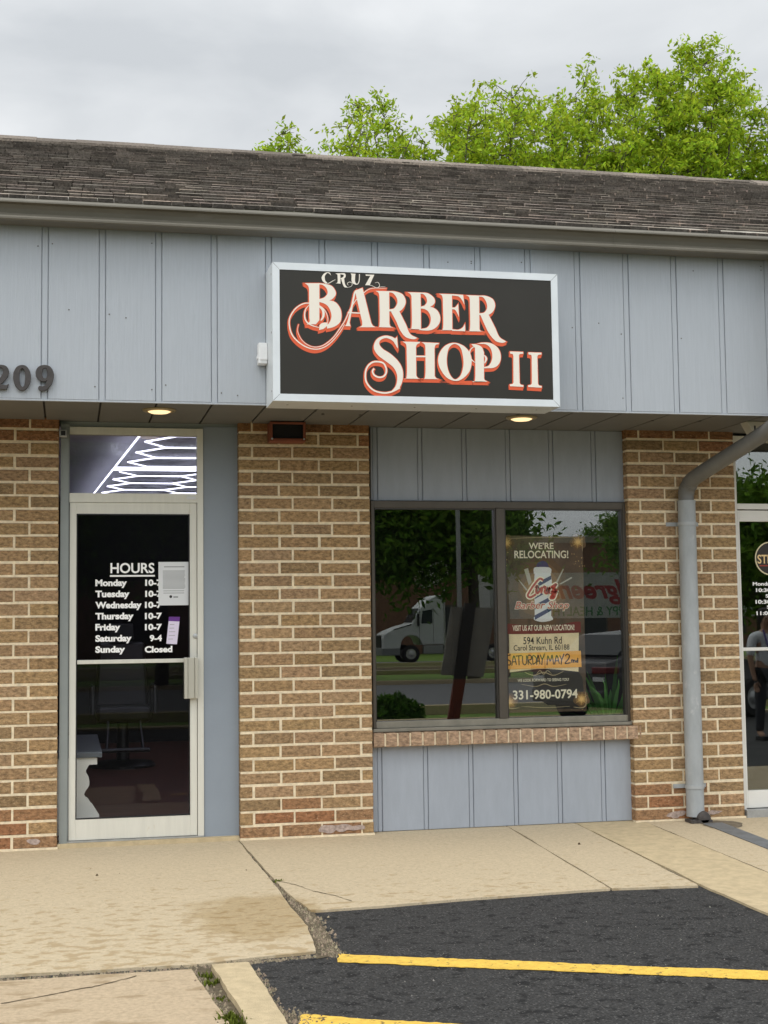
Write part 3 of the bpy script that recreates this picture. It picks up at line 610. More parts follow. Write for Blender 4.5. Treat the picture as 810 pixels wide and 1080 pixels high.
# E
P_(Z3, [(115,135),(239,138),(242,480),(118,480),(155,455,1),(152,180),(142,150,1)])
P_(Z3, [(238,138),(345,145),(357,240),(335,195,1),(300,160,1),(238,150)])
P_(Z3, [(240,265),(270,262,1),(298,230),(305,355),(285,310,1),(265,285,1),(240,280)])
P_(Z3, [(240,471),(300,476,1),(340,455,1),(362,420),(365,490),(240,486)])
# R
P_(Z3, [(370,148),(496,152),(500,470),(510,485,1),(535,492),(375,490),(410,465,1),(408,190),(398,162,1)])
P_(Z3, [(495,152),(560,155,1),(625,185,1),(648,240,1),(630,300,1),(580,335,1),(498,335),(498,320),(545,312,1),(572,270,1),(565,215,1),(535,170,1),(495,160)])
P_(Z3, [(505,328),(585,330),(650,460),(690,545,1),(755,588),(715,600,1),(650,580,1),(590,510,1),(550,430)])
# S
P_(Z4, [(392,92),(402,205),(385,180,1),(350,130,1),(290,105,1),(235,125,1),(225,165,1),(260,210,1),(330,255,1),(400,320,1),(440,390,1),(450,470,1),(430,550,1),(390,600,1),(330,622),(380,560,1),(395,490,1),(385,430,1),(350,375,1),(280,320,1),(215,270,1),(175,210,1),(180,150,1),(215,105,1),(280,82,1),(340,92,1),(375,110)])
S_(Z4, [(420,575),(340,615),(260,625),(170,600),(105,530),(92,450),(110,380),(160,335),(220,330),(270,350),(292,410),(275,460),(230,478),(180,460),(160,420),(176,395)], 15, taper=False)
# H
P_(Z4, [(445,138),(610,142),(608,152),(582,165,1),(572,190),(575,460),(590,483,1),(613,492),(450,490),(485,465,1),(483,190),(475,160,1)])
P_(Z4, [(625,145),(790,152),(788,162),(760,170,1),(748,200),(750,465),(765,485,1),(790,495),(625,492),(660,465,1),(662,200),(655,165,1)])
P_(Z4, [(570,272),(664,272),(664,287),(570,287)])
# O
P_(Z5, [(350,150,1),(440,180,1),(500,250,1),(515,330,1),(495,420,1),(430,490,1),(360,512,1),(280,480,1),(220,400,1),(197,320,1),(215,240,1),(270,175,1)], [(345,162,1),(300,200,1),(280,290,1),(285,380,1),(315,460,1),(360,498,1),(410,460,1),(435,380,1),(437,310,1),(420,220,1),(390,175,1)])
# P
P_(Z5, [(512,163),(560,165,1),(610,190,1),(632,240),(633,485),(640,503,1),(668,518),(512,515),(548,495,1),(548,200)])
P_(Z5, [(560,160),(620,148,1),(700,155,1),(765,200,1),(792,270,1),(780,340,1),(730,385,1),(634,392),(634,380),(680,365,1),(708,310,1),(710,250,1),(690,195,1),(650,165,1),(600,160,1)])
S_(Z5, [(548,178),(505,215),(497,265),(515,310),(548,337)], 12)
S_(Z5, [(636,268),(654,300),(638,345)], 18)
# II
for dx, dy in ((0,0),(196,9)):
    P_(Z6, [(q[0]+dx, q[1]+dy, *q[2:]) for q in [(180,160),(318,165),(320,183),(285,188,1),(275,205),(282,495),(292,512,1),(322,520),(322,538),(178,530),(178,512),(208,505,1),(217,490),(215,205),(207,188,1),(180,182)]])
# CRUZ
P_(Z7, [(192,108),(180,80,1),(150,74,1),(115,90,1),(92,130,1),(105,170,1),(138,196),(152,186),(130,160,1),(127,115,1),(150,84,1),(170,86,1)], o=False)
S_(Z7, [(140,192),(170,190),(205,170),(240,152)], 7, o=False)
P_(Z7, [(240,86),(292,84),(294,196),(240,192),(262,178,1),(262,100)], o=False)
S_(Z7, [(290,90),(335,96),(332,128),(295,142)], 22, o=False)
P_(Z7, [(298,136),(332,140),(342,200,1),(368,236),(335,232,1),(315,195,1)], o=False)
S_(Z7, [(362,238),(410,222),(416,190),(388,178),(366,196),(378,214)], 6, o=False)
P_(Z7, [(402,86),(455,90),(450,110),(450,175,1),(470,204),(430,197,1),(412,165,1),(412,105)], o=False)
S_(Z7, [(496,94),(493,160),(478,198),(448,203)], 9, o=False, taper=False)
P_(Z7, [(560,98),(655,100),(605,212),(556,212),(612,112),(566,112)], o=False)
S_(Z7, [(560,210),(620,214),(680,240),(710,218),(694,182),(660,188)], 6, o=False)
S_(Z7, [(690,236),(730,230),(775,230)], 4, o=False)
white = MB(); orange = MB()
YL = YS+.003
def sgn(zm, lp, sh=(0,0)):
    out = []
    for (X, Y) in lp:
        u, v = zm(X, Y); q = W(u+sh[0], v+sh[1], YS+.004); out.append((q.x, q.z))
    return out
for k, (zm, loops, o) in enumerate(SHAPES):
    lp2 = [sgn(zm, l) for l in loops]
    V, F = fill_curve(lp2)
    white.poly([(v[0], YL-.0012-.00003*k, v[1]) for v in V], F)
    if o:
        for j, (du, dv) in enumerate(((0,.2),(-.5,1.2),(-.7,2.2),(-.7,3.2))):
            V, F = fill_curve([sgn(zm, l, (du, dv)) for l in loops], off=.0042 if j < 2 else .003)
            orange.poly([(v[0], YL-.00001*(k+60*(3-j))*.06, v[1]) for v in V], F)
orange.build('lettering_shade', M_leto, SG, recalc=False); white.build('lettering', M_letw, SG, recalc=False)
# small box beside the sign
q0, q1 = W(272, 384.5, -.86), W(283, 363, -.86)
bx = thing('electrical_box', 'small white switch box on the siding at the left edge of the black sign', 'electrical box', (q0.x, -.82, q0.z))
s = MB(); s.box(q0.x, sx0-.002, -.90, -.825, q0.z, q1.z); s.build('box_body', M_white, bx, bevel=.004)
s = MB(); s.box(q0.x+.008, q0.x+.05, -.906, -.901, q0.z+.02, q1.z-.02); s.box(q0.x-.006,q0.x,-.885,-.84,q0.z+.03,q0.z+.05); s.build('cover_plate', M_white, bx, bevel=.002)
# house numbers
def numeral(ch, loops, label):
    lp = [[(W(a, b, -.835).x, W(a, b, -.835).z) for a, b in smooth(l)] for l in loops]
    V, F = fill_curve(lp); mb = MB(); n = len(V)
    cu = bpy.data.curves.new('n', 'CURVE'); cu.dimensions = '2D'; cu.fill_mode = 'BOTH'; cu.extrude = .007; cu.bevel_depth = .0025
    for l in lp:
        sp = cu.splines.new('POLY'); sp.points.add(len(l)-1); sp.use_cyclic_u = True
        for p, q in zip(sp.points, l): p.co = (q[0], q[1], 0, 1)
    V, F = curve_mesh(cu); mb.poly([(v[0], -.835-v[2], v[1]) for v in V], F); tag(mb.build('house_number', M_bin), label, 'house number', 'house numbers on the fascia')
N5 = lambda X, Y: (X/10.125, 370+Y/10.125)
def NP(*pts): return [(*N5(p[0], p[1]), *p[2:]) for p in pts]
numeral('2', [NP((-75,215,1),(-60,175,1),(0,155,1),(65,170,1),(92,220,1),(80,275,1),(40,325,1),(0,362),(55,372,1),(88,362),(70,412),(-85,405),(-85,385),(-10,310,1),(30,250,1),(35,210,1),(15,180,1),(-30,185,1),(-40,215,1),(-55,240,1))], 'dark bronze numeral 2, partly cut off at the edge left of the 0')
numeral('0', [NP((235,157,1),(285,175,1),(320,235,1),(325,300,1),(305,370,1),(260,418,1),(215,418,1),(170,375,1),(148,310,1),(150,235,1),(185,175,1)), NP((235,188,1),(210,215,1),(203,280,1),(212,350,1),(235,390,1),(258,380,1),(272,320,1),(272,245,1),(260,205,1))], 'dark bronze numeral 0 between the 2 and the 9 on the fascia')
numeral('9', [NP((475,157,1),(530,172,1),(565,225,1),(570,280,1),(550,350,1),(500,410,1),(445,428,1),(412,405,1),(425,380,1),(460,385,1),(495,355,1),(508,310),(470,328,1),(420,310,1),(388,265,1),(392,205,1),(425,168,1)), NP((475,185,1),(452,205,1),(446,250,1),(460,292,1),(490,298,1),(508,270,1),(508,220,1),(498,190,1))], 'dark bronze numeral 9, overlapping a siding groove on the fascia')
# soffit lamps
for (u, v, lab) in ((168, 432, 'round recessed soffit lamp above the barber shop door'), (550, 440, 'round recessed soffit lamp under the right end of the sign')):
    q = HZ(u, v, ZS); t = thing('soffit_lamp', lab, 'ceiling light', (q.x, q.y, ZS), 'recessed lamps in the soffit')
    s = MB(); s.lathe([(.098,-.001),(.098,-.006),(.090,-.012),(.072,-.012),(.068,-.002)], (q.x, q.y, ZS), 32); s.build('trim_ring', mat('brass_trim', (.42,.34,.2), .35, metal=.4), t, smooth=True)
    s = MB(); s.lathe([(.066,-.013),(.050,-.021),(.02,-.024)], (q.x, q.y, ZS), 24); s.build('lens', M_lamp, t, smooth=True)
# speaker on the pier
a, b = W(279.5, 466, -.13), W(323, 440, -.13)
sp = thing('outdoor_speaker', 'rusty brown boxed speaker high on the middle brick pier under the soffit', 'speaker', ((a.x+b.x)/2, -.005, a.z))
a = W(285, 465, -.14); b = W(322.5, 439.5, -.14)
s = MB(); x0, x1, z0, z1 = a.x, b.x, a.z, min(b.z, ZS-.006)
s.box(x0,x0+.016,-.14,-.006,z0,z1); s.box(x1-.016,x1,-.14,-.006,z0,z1); s.box(x0+.016,x1-.016,-.14,-.006,z0,z0+.018); s.box(x0+.016,x1-.016,-.14,-.006,z1-.014,z1); s.build('speaker_box', M_spk, sp, bevel=.003)
s = MB(); s.box(x0+.016,x1-.016,-.125,-.115,z0+.018,z1-.014); s.build('grille', mat('speaker_cloth', (.008,.007,.007), .95, bump=.5, bscale=400), sp)
for xx in (x0+.012, x1-.012): MB().lathe([(.006,-.143),(.006,-.14)], (xx, 0, z0+.014), 10, 'y').build('screw', M_steel, sp)
# door sensor
a = W(66, 457.5, -.0); t = thing('door_sensor', 'tiny grey sensor on the brick corner above the barber shop door', 'sensor', (a.x, 0, a.z))
s = MB(); s.box(-.055,-.012,-.03,.028,a.z-.022,a.z+.022); s.build('sensor_body', M_steel, t, bevel=.004); s = MB(); s.box(-.047,-.02,-.034,-.0305,a.z-.014,a.z+.014); s.build('sensor_eye', M_black, t)
# downspout
px_, py_ = 4.02, -.065
DS = thing('downspout', 'round blue grey downspout with brown elbow against the right brick pier', 'downspout', (px_, py_, gz(py_)))
zt = W(735, 528, -.07).z
s = MB(); s.tube([(px_,py_,.03),(px_,py_,zt+.0)], .0585, 28); s.tube([(px_,py_,zt-.012),(px_,py_,zt)], .0605, 28); s.build('lower_pipe', M_pipe, DS, smooth=True)
top = W(824, 443, -.93)
path = openspline([(px_,py_,zt-.02),(px_,py_,zt+.055),(px_+.012,py_-.03,zt+.105),(px_+.035,py_-.13,zt+.16),(top.x-.02,-.78,top.z-.05),(top.x,-.93,top.z+.02),(top.x+.005,-1.005,top.z+.09),(top.x+.006,-1.015,top.z+.22)], 8)
s = MB(); s.tube(path, .051, 20); s.tube([(top.x+.006,-1.015,top.z+.2),(top.x+.006,-1.015,3.46),(top.x+.006,-.93,3.56)], .057, 20); s.build('upper_pipe', M_pipe2, DS, smooth=True)
s = MB()
for k in range(9):
    i = 7+int(k*1.6); p = Vector(path[i]); d = (Vector(path[i+1])-p).normalized(); s.tube([p-d*.004, p+d*.004], .054, 20)
s.build('elbow_crimp', M_pipe2, DS, smooth=True)
for v in (552.5, 829.5):
    zz = W(735, v, -.07).z; s = MB(); s.tube([(px_,py_,zz-.011),(px_,py_,zz+.011)], .0635, 28); s.box(px_-.125,px_-.04,-.012,-.004,zz-.013,zz+.013); s.box(px_+.04,px_+.105,-.012,-.004,zz-.013,zz+.013); s.lathe([(.007,-.016),(.007,-.012)], (px_-.11,0,zz), 8, 'y'); s.build('strap', mat('painted_strap', (.38,.40,.41), .45, var=.1), DS, smooth=True)
s = MB(); s.lathe([(.030,-.150),(.044,-.142),(.048,-.11),(.048,-.06)], (px_+.028,0,.022), 18, 'y'); s.box(px_-.07,px_+.08,-.15,-.05,gz(-.1),gz(-.1)+.018); s.build('outlet_shoe', mat('rusty_iron', (.06,.052,.048), .7, var=.4, vscale=25), DS, smooth=True)
# drain strip in the pavement
dr = thing('drain_cover', 'grey steel drain strip running across the pavement from the downspout', 'drain cover', (px_, -.2, gz(-.2)))
s = MB(); ys = [-.17,-1,-2,-3,-4]; P = []
for y in ys: P += [(px_+.0-.02*y*.2, y, gz(y)+.004), (px_+.135-.02*y*.2, y, gz(y)+.004)]
P += [(p[0], p[1], p[2]-.003) for p in P]; n = len(ys)
s.poly(P, [(2*i,2*i+1,2*i+3,2*i+2) for i in range(n-1)]+[(2*i,2*i+2,2*i+2+2*n,2*i+2*n) for i in range(n-1)]+[(2*i+1,2*i+3,2*i+3+2*n,2*i+1+2*n) for i in range(n-1)]); s.build('cover_strip', mat('worn_steel_plate', (.17,.18,.19), .6, metal=.2, var=.2, vscale=9), dr)
st = MB(); ring = []
for q in range(30):
    a = 2*math.pi*q/30; rr = 1+.35*mnoise.noise(Vector((math.cos(a)*2, math.sin(a)*2, 5))); x = px_+.09+.11*rr*math.cos(a)*(1 if math.cos(a) < 0 else 1.5); y = -.22+.14*rr*math.sin(a); ring.append((x, y, gz(y)+.0022))
st.poly(ring, [tuple(range(30))]); tag(st.build('water_stain', mat('pavement_stain', (.16,.13,.09), .9, var=.4, vscale=25)), kind='structure')
# white wedge under soffit
a = W(790, 445, -.45); t = thing('wedge_bracket', 'white wedge shaped plastic bracket under the soffit above the downspout', 'bracket', (a.x, -.45, ZS))
s = MB(); s.prism([(a.x-.05,-.52,ZS-.002),(a.x+.10,-.52,ZS-.002),(a.x+.05,-.52,ZS-.11),(a.x+.012,-.52,ZS-.11)], (0,.10,0)); s.build('bracket_body', mat('cream_plastic', (.62,.60,.53), .5), t, bevel=.004)
s = MB(); s.box(a.x-.002,a.x+.008,-.5225,-.5205,ZS-.06,ZS-.03); s.box(a.x+.03,a.x+.07,-.5225,-.5205,ZS-.042,ZS-.037); s.build('slot', M_black, t)

# ================================================================== POSTER IN THE WINDOW
YP = .105
pl, pr = W(531.5, 600, YP).x, W(616.5, 660, YP).x; pt, pb = W(572, 565, YP).z, W(576, 751, YP).z
PO = thing('relocation_poster', 'tall brown poster saying the shop is relocating, hung inside the right window pane', 'poster', ((pl+pr)/2, YP, pb))
def gradmat(): return mat('poster_brown', (.055,.034,.018), .5, var=.45, vscale=4, col2=(.13,.08,.04))
s = MB(); s.box(pl, pr, YP, YP+.002, pb, pt); s.build('poster_sheet', gradmat(), PO)
def pxp(u, v): q = W(u, v, YP); return (q.x, q.z)
def pxz(X, Y): return (525+X/5.267, 555+Y/5.268)            # first poster study, scale 711/135
def flat(mb, loops, Y, off=0.):
    V, F = fill_curve(loops, off); mb.poly([(v[0], Y, v[1]) for v in V], F)
def zl(pts): return [pxp(*pxz(p[0], p[1])) for p in smooth(pts)]
def zt(mb, s, x0, x1, y0, y1, Y, **kw):
    a = pxp(*pxz(x0, y1)); b = pxp(*pxz(x1, y1)); c = pxp(*pxz(x0, y0)); fit_text(mb, s, a[0], b[0], (a[1]+b[1])/2, c[1]+(b[1]-a[1])/2, Y, **kw)
LY = lambda k: YP-.0006*k
M_cream = mat('poster_cream', (.92,.86,.66), .6); M_glow = mat('poster_gold', (.55,.30,.08), .6); M_pan = mat('poster_panel', (.85,.72,.45), .6, var=.1, vscale=9)
def blob(mb, cx, cy, r, Y, n=24, wob=.25):
    pts = []
    for i in range(n):
        a = 2*math.pi*i/n; rr = r*(1+wob*math.sin(5*a+cx)); q = pxp(*pxz(cx+rr*math.cos(a), cy+rr*math.sin(a))); pts.append((q[0], Y, q[1]))
    mb.poly(pts, [tuple(range(n))])
for j_, (f_, c_) in enumerate(((1.0,(.10,.055,.02)),(.82,(.16,.085,.028)),(.66,(.25,.135,.04)),(.5,(.36,.20,.06)))):
    s = MB(); flat(s, [[(lambda q: q)(pxp(*pxz(245+150*f_*math.cos(a)*(1+.10*math.sin(6*a)), 365+185*f_*math.sin(a)*(1+.08*math.cos(5*a))))) for a in [2*math.pi*i/48 for i in range(48)]]], LY(.8)-.00008*j_); s.build('amber_glow', mat('printed_amber_%s' % 'abcd'[j_], c_, .6), PO)
for j_, (r_, c_) in enumerate(((44,(.12,.065,.022)),(31,(.26,.14,.04)),(20,(.50,.29,.09)),(10,(.85,.62,.28)))):
    for cx, cy in ((45,92),(445,88),(65,975),(465,960)):
        s = MB(); blob(s, cx, cy, r_, LY(1.9)-.0001*j_, 24, .10); s.build('corner_glow', mat('printed_spark_%s' % 'abcd'[j_], c_, .6), PO)
s = MB()
for cx, cy in ((45,92),(445,88),(65,975),(465,960)):
    for k in range(7):
        a = k*math.pi/7+.3; r = 40 if k % 2 else 24; w_ = 2.2
        dx, dy = math.cos(a), math.sin(a); L_ = [(cx-dx*r, cy-dy*r), (cx-dy*w_, cy+dx*w_), (cx+dx*r, cy+dy*r), (cx+dy*w_, cy-dx*w_)]
        s.poly([(pxp(*pxz(*p))[0], LY(2.9)-.00005*k, pxp(*pxz(*p))[1]) for p in L_], [(0,1,2,3)])
for _ in range(70):
    x = random.choice([random.uniform(30,110), random.uniform(400,485)]); y = random.choice([random.uniform(60,230), random.uniform(820,1020)]); blob(s, x, y, random.uniform(1,2.6), LY(1)-.0004, 6, 0)
s.build('gold_sparkle', mat('poster_spark', (.85,.55,.18), .5), PO)
s = MB()
zt(s, "WE'RE", 172, 310, 90, 127, LY(2), bold=.02); zt(s, 'RELOCATING!', 92, 392, 135, 178, LY(2), bold=.02)
zt(s, '331-980-0794', 84, 445, 908, 960, LY(2), bold=.02); zt(s, 'WE LOOK FORWARD TO SEEING YOU!', 110, 395, 846, 862, LY(2), bold=.01)
s.build('cream_lettering', M_cream, PO)
# barber pole drawing
s = MB(); flat(s, [zl([(205,262),(292,258),(300,300),(296,505),(205,505),(202,300)])], LY(2)); flat(s, [zl([(198,240),(210,228,1),(280,228,1),(298,240),(296,262),(200,264)])], LY(2.2)); flat(s, [zl([(200,505),(300,500),(304,520,1),(250,532,1),(205,522,1)])], LY(2.2))
s.build('pole_picture', mat('poster_white', (.75,.77,.76), .6), PO)
s = MB()
for k in range(4):
    y = 285+58*k; flat(s, [zl([(205,y+36),(296,y-12),(297,y+10),(205,y+62)])], LY(3))
flat(s, [zl([(212,226),(222,205,1),(248,192,1),(272,203,1),(284,226)])], LY(3)); s.build('pole_blue_stripe', mat('poster_navy', (.02,.03,.12), .5), PO)
s = MB(); flat(s, [zl([(146,240),(168,232),(188,310),(172,330)])], LY(2)); flat(s, [zl([(112,296),(120,300),(165,352),(158,358)])], LY(2)); flat(s, [zl([(362,235),(366,240),(330,318),(318,318)])], LY(2)); flat(s, [zl([(408,282),(414,288),(352,322),(338,322)])], LY(2)); s.build('barber_tool_picture', mat('poster_silver', (.45,.43,.36), .5), PO)
# script logo
scr = [[(252,300),(232,292),(205,320),(178,360),(166,385),(180,395),(212,378)],[(208,345),(218,330),(212,362),(222,372),(240,345),(228,352)],[(238,340),(246,348),(240,372)],[(240,352),(258,335),(262,348)],[(268,335),(260,365),(272,372),(288,340),(282,368),(292,368)],[(294,340),(324,322),(300,366),(322,362),(310,398),(292,396),(330,352)]]
s = MB(); s2 = MB()
for k, l in enumerate(scr):
    for mb_, w_, lay in ((s2, 27, 4), (s, 12, 5)):
        o_ = stroke([pxp(*pxz(*p)) for p in l], w_/5.267/165, False); n = len(o_)//2; mb_.poly([(q[0], LY(lay)-.00006*k, q[1]) for q in o_], strip_faces(n))
zt(s2, 'Barber Shop', 92, 398, 414, 474, LY(4), shear=.3, bold=.05); zt(s, 'Barber Shop', 95, 395, 417, 471, LY(5), shear=.3, bold=.008)
s2.build('logo_outline', M_cream, PO, recalc=False); s.build('logo_lettering', mat('poster_red', (.50,.06,.03), .5), PO, recalc=False)
# ribbon, address panel
s = MB(); flat(s, [zl([(62,592),(450,585),(448,812),(66,815)])], LY(1.5)); s.build('address_panel', M_pan, PO)
s = MB(); flat(s, [zl([(48,545),(60,540),(250,560,1),(430,530),(460,530),(462,590),(440,592),(240,598,1),(80,600),(50,598)])], LY(2.5)); s.build('red_ribbon', mat('poster_ribbon', (.17,.018,.012), .6), PO)
s = MB(); zt(s, 'VISIT US AT OUR NEW LOCATION!', 82, 425, 548, 580, LY(3.2), bold=.02); s.build('ribbon_lettering', M_cream, PO)
s = MB(); zt(s, '594 Kuhn Rd', 142, 356, 614, 655, LY(2.2), bold=.012); zt(s, 'Carol Stream, IL 60188', 88, 398, 658, 694, LY(2.2), bold=.012); s.build('address_lettering', M_ink, PO)
s = MB()
flat(s, [zl([(66,812),(250,792,1),(448,808),(470,840),(488,1015),(45,1020),(52,850)])], LY(1.7)); s.build('lower_panel', mat('poster_dark', (.014,.011,.008), .5), PO)
s = MB()
for l, w_ in (([(150,812),(200,828),(255,812),(310,828),(365,806)], 5), ([(215,820),(235,802),(255,822),(275,802),(298,820)], 5), ([(130,878),(210,890),(260,876),(310,890),(380,878)], 4), ([(50,930),(44,990),(70,1012),(120,1008)], 5), ([(486,920),(490,985),(470,1008),(420,1004)], 5), ([(130,1000),(260,1008),(400,1000)], 3), ([(28,60),(24,140)], 4), ([(466,55),(470,140)], 4), ([(40,70),(230,62),(450,62)], 3)):
    o_ = stroke([pxp(*pxz(*p)) for p in l], w_/5.267/165, True); n = len(o_)//2; s.poly([(q[0], LY(2.2), q[1]) for q in o_], strip_faces(n))
s.build('gold_scrollwork', mat('poster_scroll', (.45,.36,.2), .6), PO, recalc=False)
# orange taped strip
OS = thing('orange_paper_strip', 'orange paper strip with handwritten Saturday May 2nd taped across the brown poster', 'paper strip', (pl, LY(9), pb))
s = MB(); P = [pxp(*pxz(*p)) for p in ((40,708),(460,692),(464,782),(44,795))]; s.prism([(q[0], LY(8), q[1]) for q in P], (0,-.0008,0)); s.build('paper', mat('orange_paper', (.95,.48,.10), .7), OS)
s = MB(); P = [pxp(*pxz(*p)) for p in ((256,702),(262,702),(264,790),(258,790))]; s.poly([(q[0], LY(9.6), q[1]) for q in P], [(0,1,2,3)]); s.build('paper_seam', mat('orange_seam', (.62,.28,.05), .7), OS)
hand = [[(70,714),(52,722),(54,740),(70,752),(66,770),(48,770)],[(76,775),(88,720),(102,770)],[(80,754),(98,752)],[(98,722),(132,718)],[(115,722),(117,772)],[(136,720),(138,760),(150,770),(158,756),(158,718)],[(168,770),(166,720),(184,722),(183,740),(168,746),(188,770)],[(194,768),(193,720),(211,730),(211,754),(194,768)],[(214,770),(222,716),(233,766)],[(217,750),(230,748)],[(234,714),(246,738),(257,710)],[(246,738),(243,770)],
 [(272,772),(276,720),(290,750),(300,716),(308,768)],[(314,768),(326,718),(340,764)],[(320,748),(336,746)],[(342,716),(354,738),(366,708)],[(354,738),(350,768)],[(372,722),(384,710),(396,720),(390,738),(372,762),(402,758)],[(408,758),(408,744),(416,744),(416,758)],[(420,758),(420,744),(428,748),(428,758)],[(440,758),(434,750),(442,744),(442,732),(443,758)]]
s = MB()
for k, l in enumerate(hand):
    o_ = stroke([pxp(*pxz(*p)) for p in l], 6.4/5.267/165, False); n = len(o_)//2; s.poly([(q[0], LY(9.8)-.00003*k, q[1]) for q in o_], strip_faces(n))
s.build('handwriting', mat('marker_ink', (.02,.01,.008), .6), OS, recalc=False)
# notices on the door
YN = YH-.002
a, b = W(167.3, 638.5, YD), W(199.5, 592.5, YD)
nt = thing('paper_notice', 'white printed letter taped to the door glass over the opening hours', 'notice', (a.x, YN, a.z))
s = MB(); s.box(a.x, gr-.003, YN-.0006, YN, a.z, b.z); s.build('paper', M_paper, nt)
s = MB(); wq = gr-.003-a.x; hq = b.z-a.z; s.box(a.x+wq*.18, a.x+wq*.85, YN-.001, YN-.0007, b.z-hq*.125, b.z-hq*.10)
for k in range(17):
    z = b.z-hq*(.20+k*.0255); s.box(a.x+wq*.14, a.x+wq*random.uniform(.84,.88), YN-.001, YN-.0007, z-hq*.012, z)
for k in range(2): s.box(a.x+wq*.16, a.x+wq*.84, YN-.001, YN-.0007, b.z-hq*(.675+.05*k), b.z-hq*(.66+.05*k))
s.build('printed_text', M_grey_ink, nt)
s = MB(); cxq = a.x+wq*.40; s.lathe([(.009,YN-.0010),(.009,YN-.0007)], (cxq,0,b.z-hq*.80), 14, 'y'); s.box(cxq+.016, cxq+.045, YN-.001, YN-.0007, b.z-hq*.82, b.z-hq*.80); s.build('letterhead_mark', M_ink, nt)
q = [W(*p, YD) for p in ((175.5,679),(186.8,679.5),(189.5,655.5),(178,655.0))]; q2 = [W(*p, YD) for p in ((178,655),(189.5,655.5),(190,650.5),(178.2,650.5))]
nt = thing('purple_topped_slip', 'narrow slip of paper with a purple top stuck below the white letter on the door', 'notice', (q[0].x, YN, q[0].z))
s = MB(); s.prism([(p.x, YN, p.z) for p in q], (0,-.0006,0)); s.build('slip', mat('lilac_paper', (.74,.68,.84), .7), nt)
s = MB(); s.prism([(p.x, YN, p.z) for p in q2], (0,-.0007,0)); s.build('purple_header', mat('purple_print', (.13,.03,.26), .6), nt)
s = MB()
for k in range(5):
    t_ = .15+.16*k; a_ = q[3].lerp(q[0], t_); b_ = q[2].lerp(q[1], t_); s.box(a_.x+.01, a_.x+.01+(b_.x-a_.x)*random.uniform(.3,.6), YN-.0012, YN-.0008, a_.z-.002, a_.z+.001)
s.build('printed_text', M_grey_ink, nt)

# ================================================================== INSIDE THE SHOP
ZL = 2.615
def led_panel(label, v0, v1, x0, x1, y0, y1, XL, Y0):
    t = thing('led_light_frame', label, 'ceiling light', (x0, y0, ZL), 'hexagon light frames on the shop ceiling')
    s = MB(); r = .0062
    for p, q in (((x0,y0),(x1,y0)),((x1,y0),(x1,y1)),((x1,y1),(x0,y1)),((x0,y1),(x0,y0))): s.tube([(p[0]-.053*(p[1]-1.23), p[1], ZL), (q[0]-.053*(q[1]-1.23), q[1], ZL)], r*1.3, 6)
    s.build('border_tube', M_led, t)
    sl = lambda X, Y: X-.053*(Y-1.23)
    a = .37; dx = a*.5; dy = a*.866; s = MB(); lim = lambda X, Y: x0 <= X <= x1 and y0 <= Y <= y1
    def seg(X0, Ya, X1, Yb):
        if lim(X0, Ya) and lim(X1, Yb): s.tube([(sl(X0,Ya), Ya, ZL), (sl(X1,Yb), Yb, ZL)], r, 6)
    col = 0; X = XL
    while X < x1:
        for k in range(-1, 14):
            yl = Y0+(2*k+(1 if col % 2 == 0 else 0))*dy; yr = yl+dy
            seg(X, yl, X+dx, yr); seg(X+dx, yr, X, yl+2*dy); seg(X+dx, yr, X+dx+a, yr)
        X += dx+a; col += 1
    s.build('hexagon_tubes', M_led, t); return t
ym = HZ(180, 494.6, ZL).y; yn = HZ(180, 456, ZL).y; yf = HZ(180, 524, ZL).y
xb = HZ(147, 460, ZL).x+.053*(HZ(147, 460, ZL).y-1.23)
led_panel('nearer white hexagon LED frame glowing on the ceiling behind the transom', 0, 0, xb, 2.6, .75, ym-.05, xb+.07, HZ(180, 466.3, ZL).y-.37*.866*3)
led_panel('farther white hexagon LED frame glowing on the ceiling behind the transom', 0, 0, xb, 2.6, ym+.10, 6.6, xb+.07, HZ(180, 502.3, ZL).y-.37*.866*2)
# reception desk with a scrolled end
YK = .30
def dk(X, Y): q = W(60+X/5.06, 690+Y/5.06, YK); return (q.x, q.z)
RD = thing('reception_desk', 'white reception desk with a scrolled end and dark grey top behind the door glass', 'desk', (0, YK, .03))
s = MB(); pr = [dk(*p[:2]) for p in smooth([(215,550),(215,588),(172,590),(155,625,1),(170,660,1),(172,700,1),(150,735,1),(148,757,1),(166,772),(182,795,1),(214,806),(226,860)])]
pz = pr[:-6]+[(pr[-7][0] if False else dk(232,880)[0], .03)]
pz = [dk(*p[:2]) for p in smooth([(215,550),(215,588),(172,590),(155,625,1),(170,660,1),(172,700,1),(150,735,1),(148,757,1),(166,772),(182,795,1),(214,806),(226,860)])]
pz = [p for p in pz if True][:-6]+[dk(226,860), (dk(232,900)[0], .03), (-.45, .03), (-.45, dk(215,550)[1])]
s.prism([(x, YK, z) for x, z in pz], (0,.05,0)); s.build('scrolled_end', mat('desk_white', (.85,.85,.78), .5), RD)
s = MB(); s.box(-.45, .08, YK+.05, 1.7, .03, dk(215,550)[1]-.001); s.build('desk_body', MATS['desk_white'], RD)
s = MB(); tz = dk(215,550)[1]; s.box(-.47, dk(241,550)[0], YK-.02, 1.75, tz, tz+.035); s.build('desk_top', mat('desk_top_grey', (.13,.15,.17), .3), RD, bevel=.004)
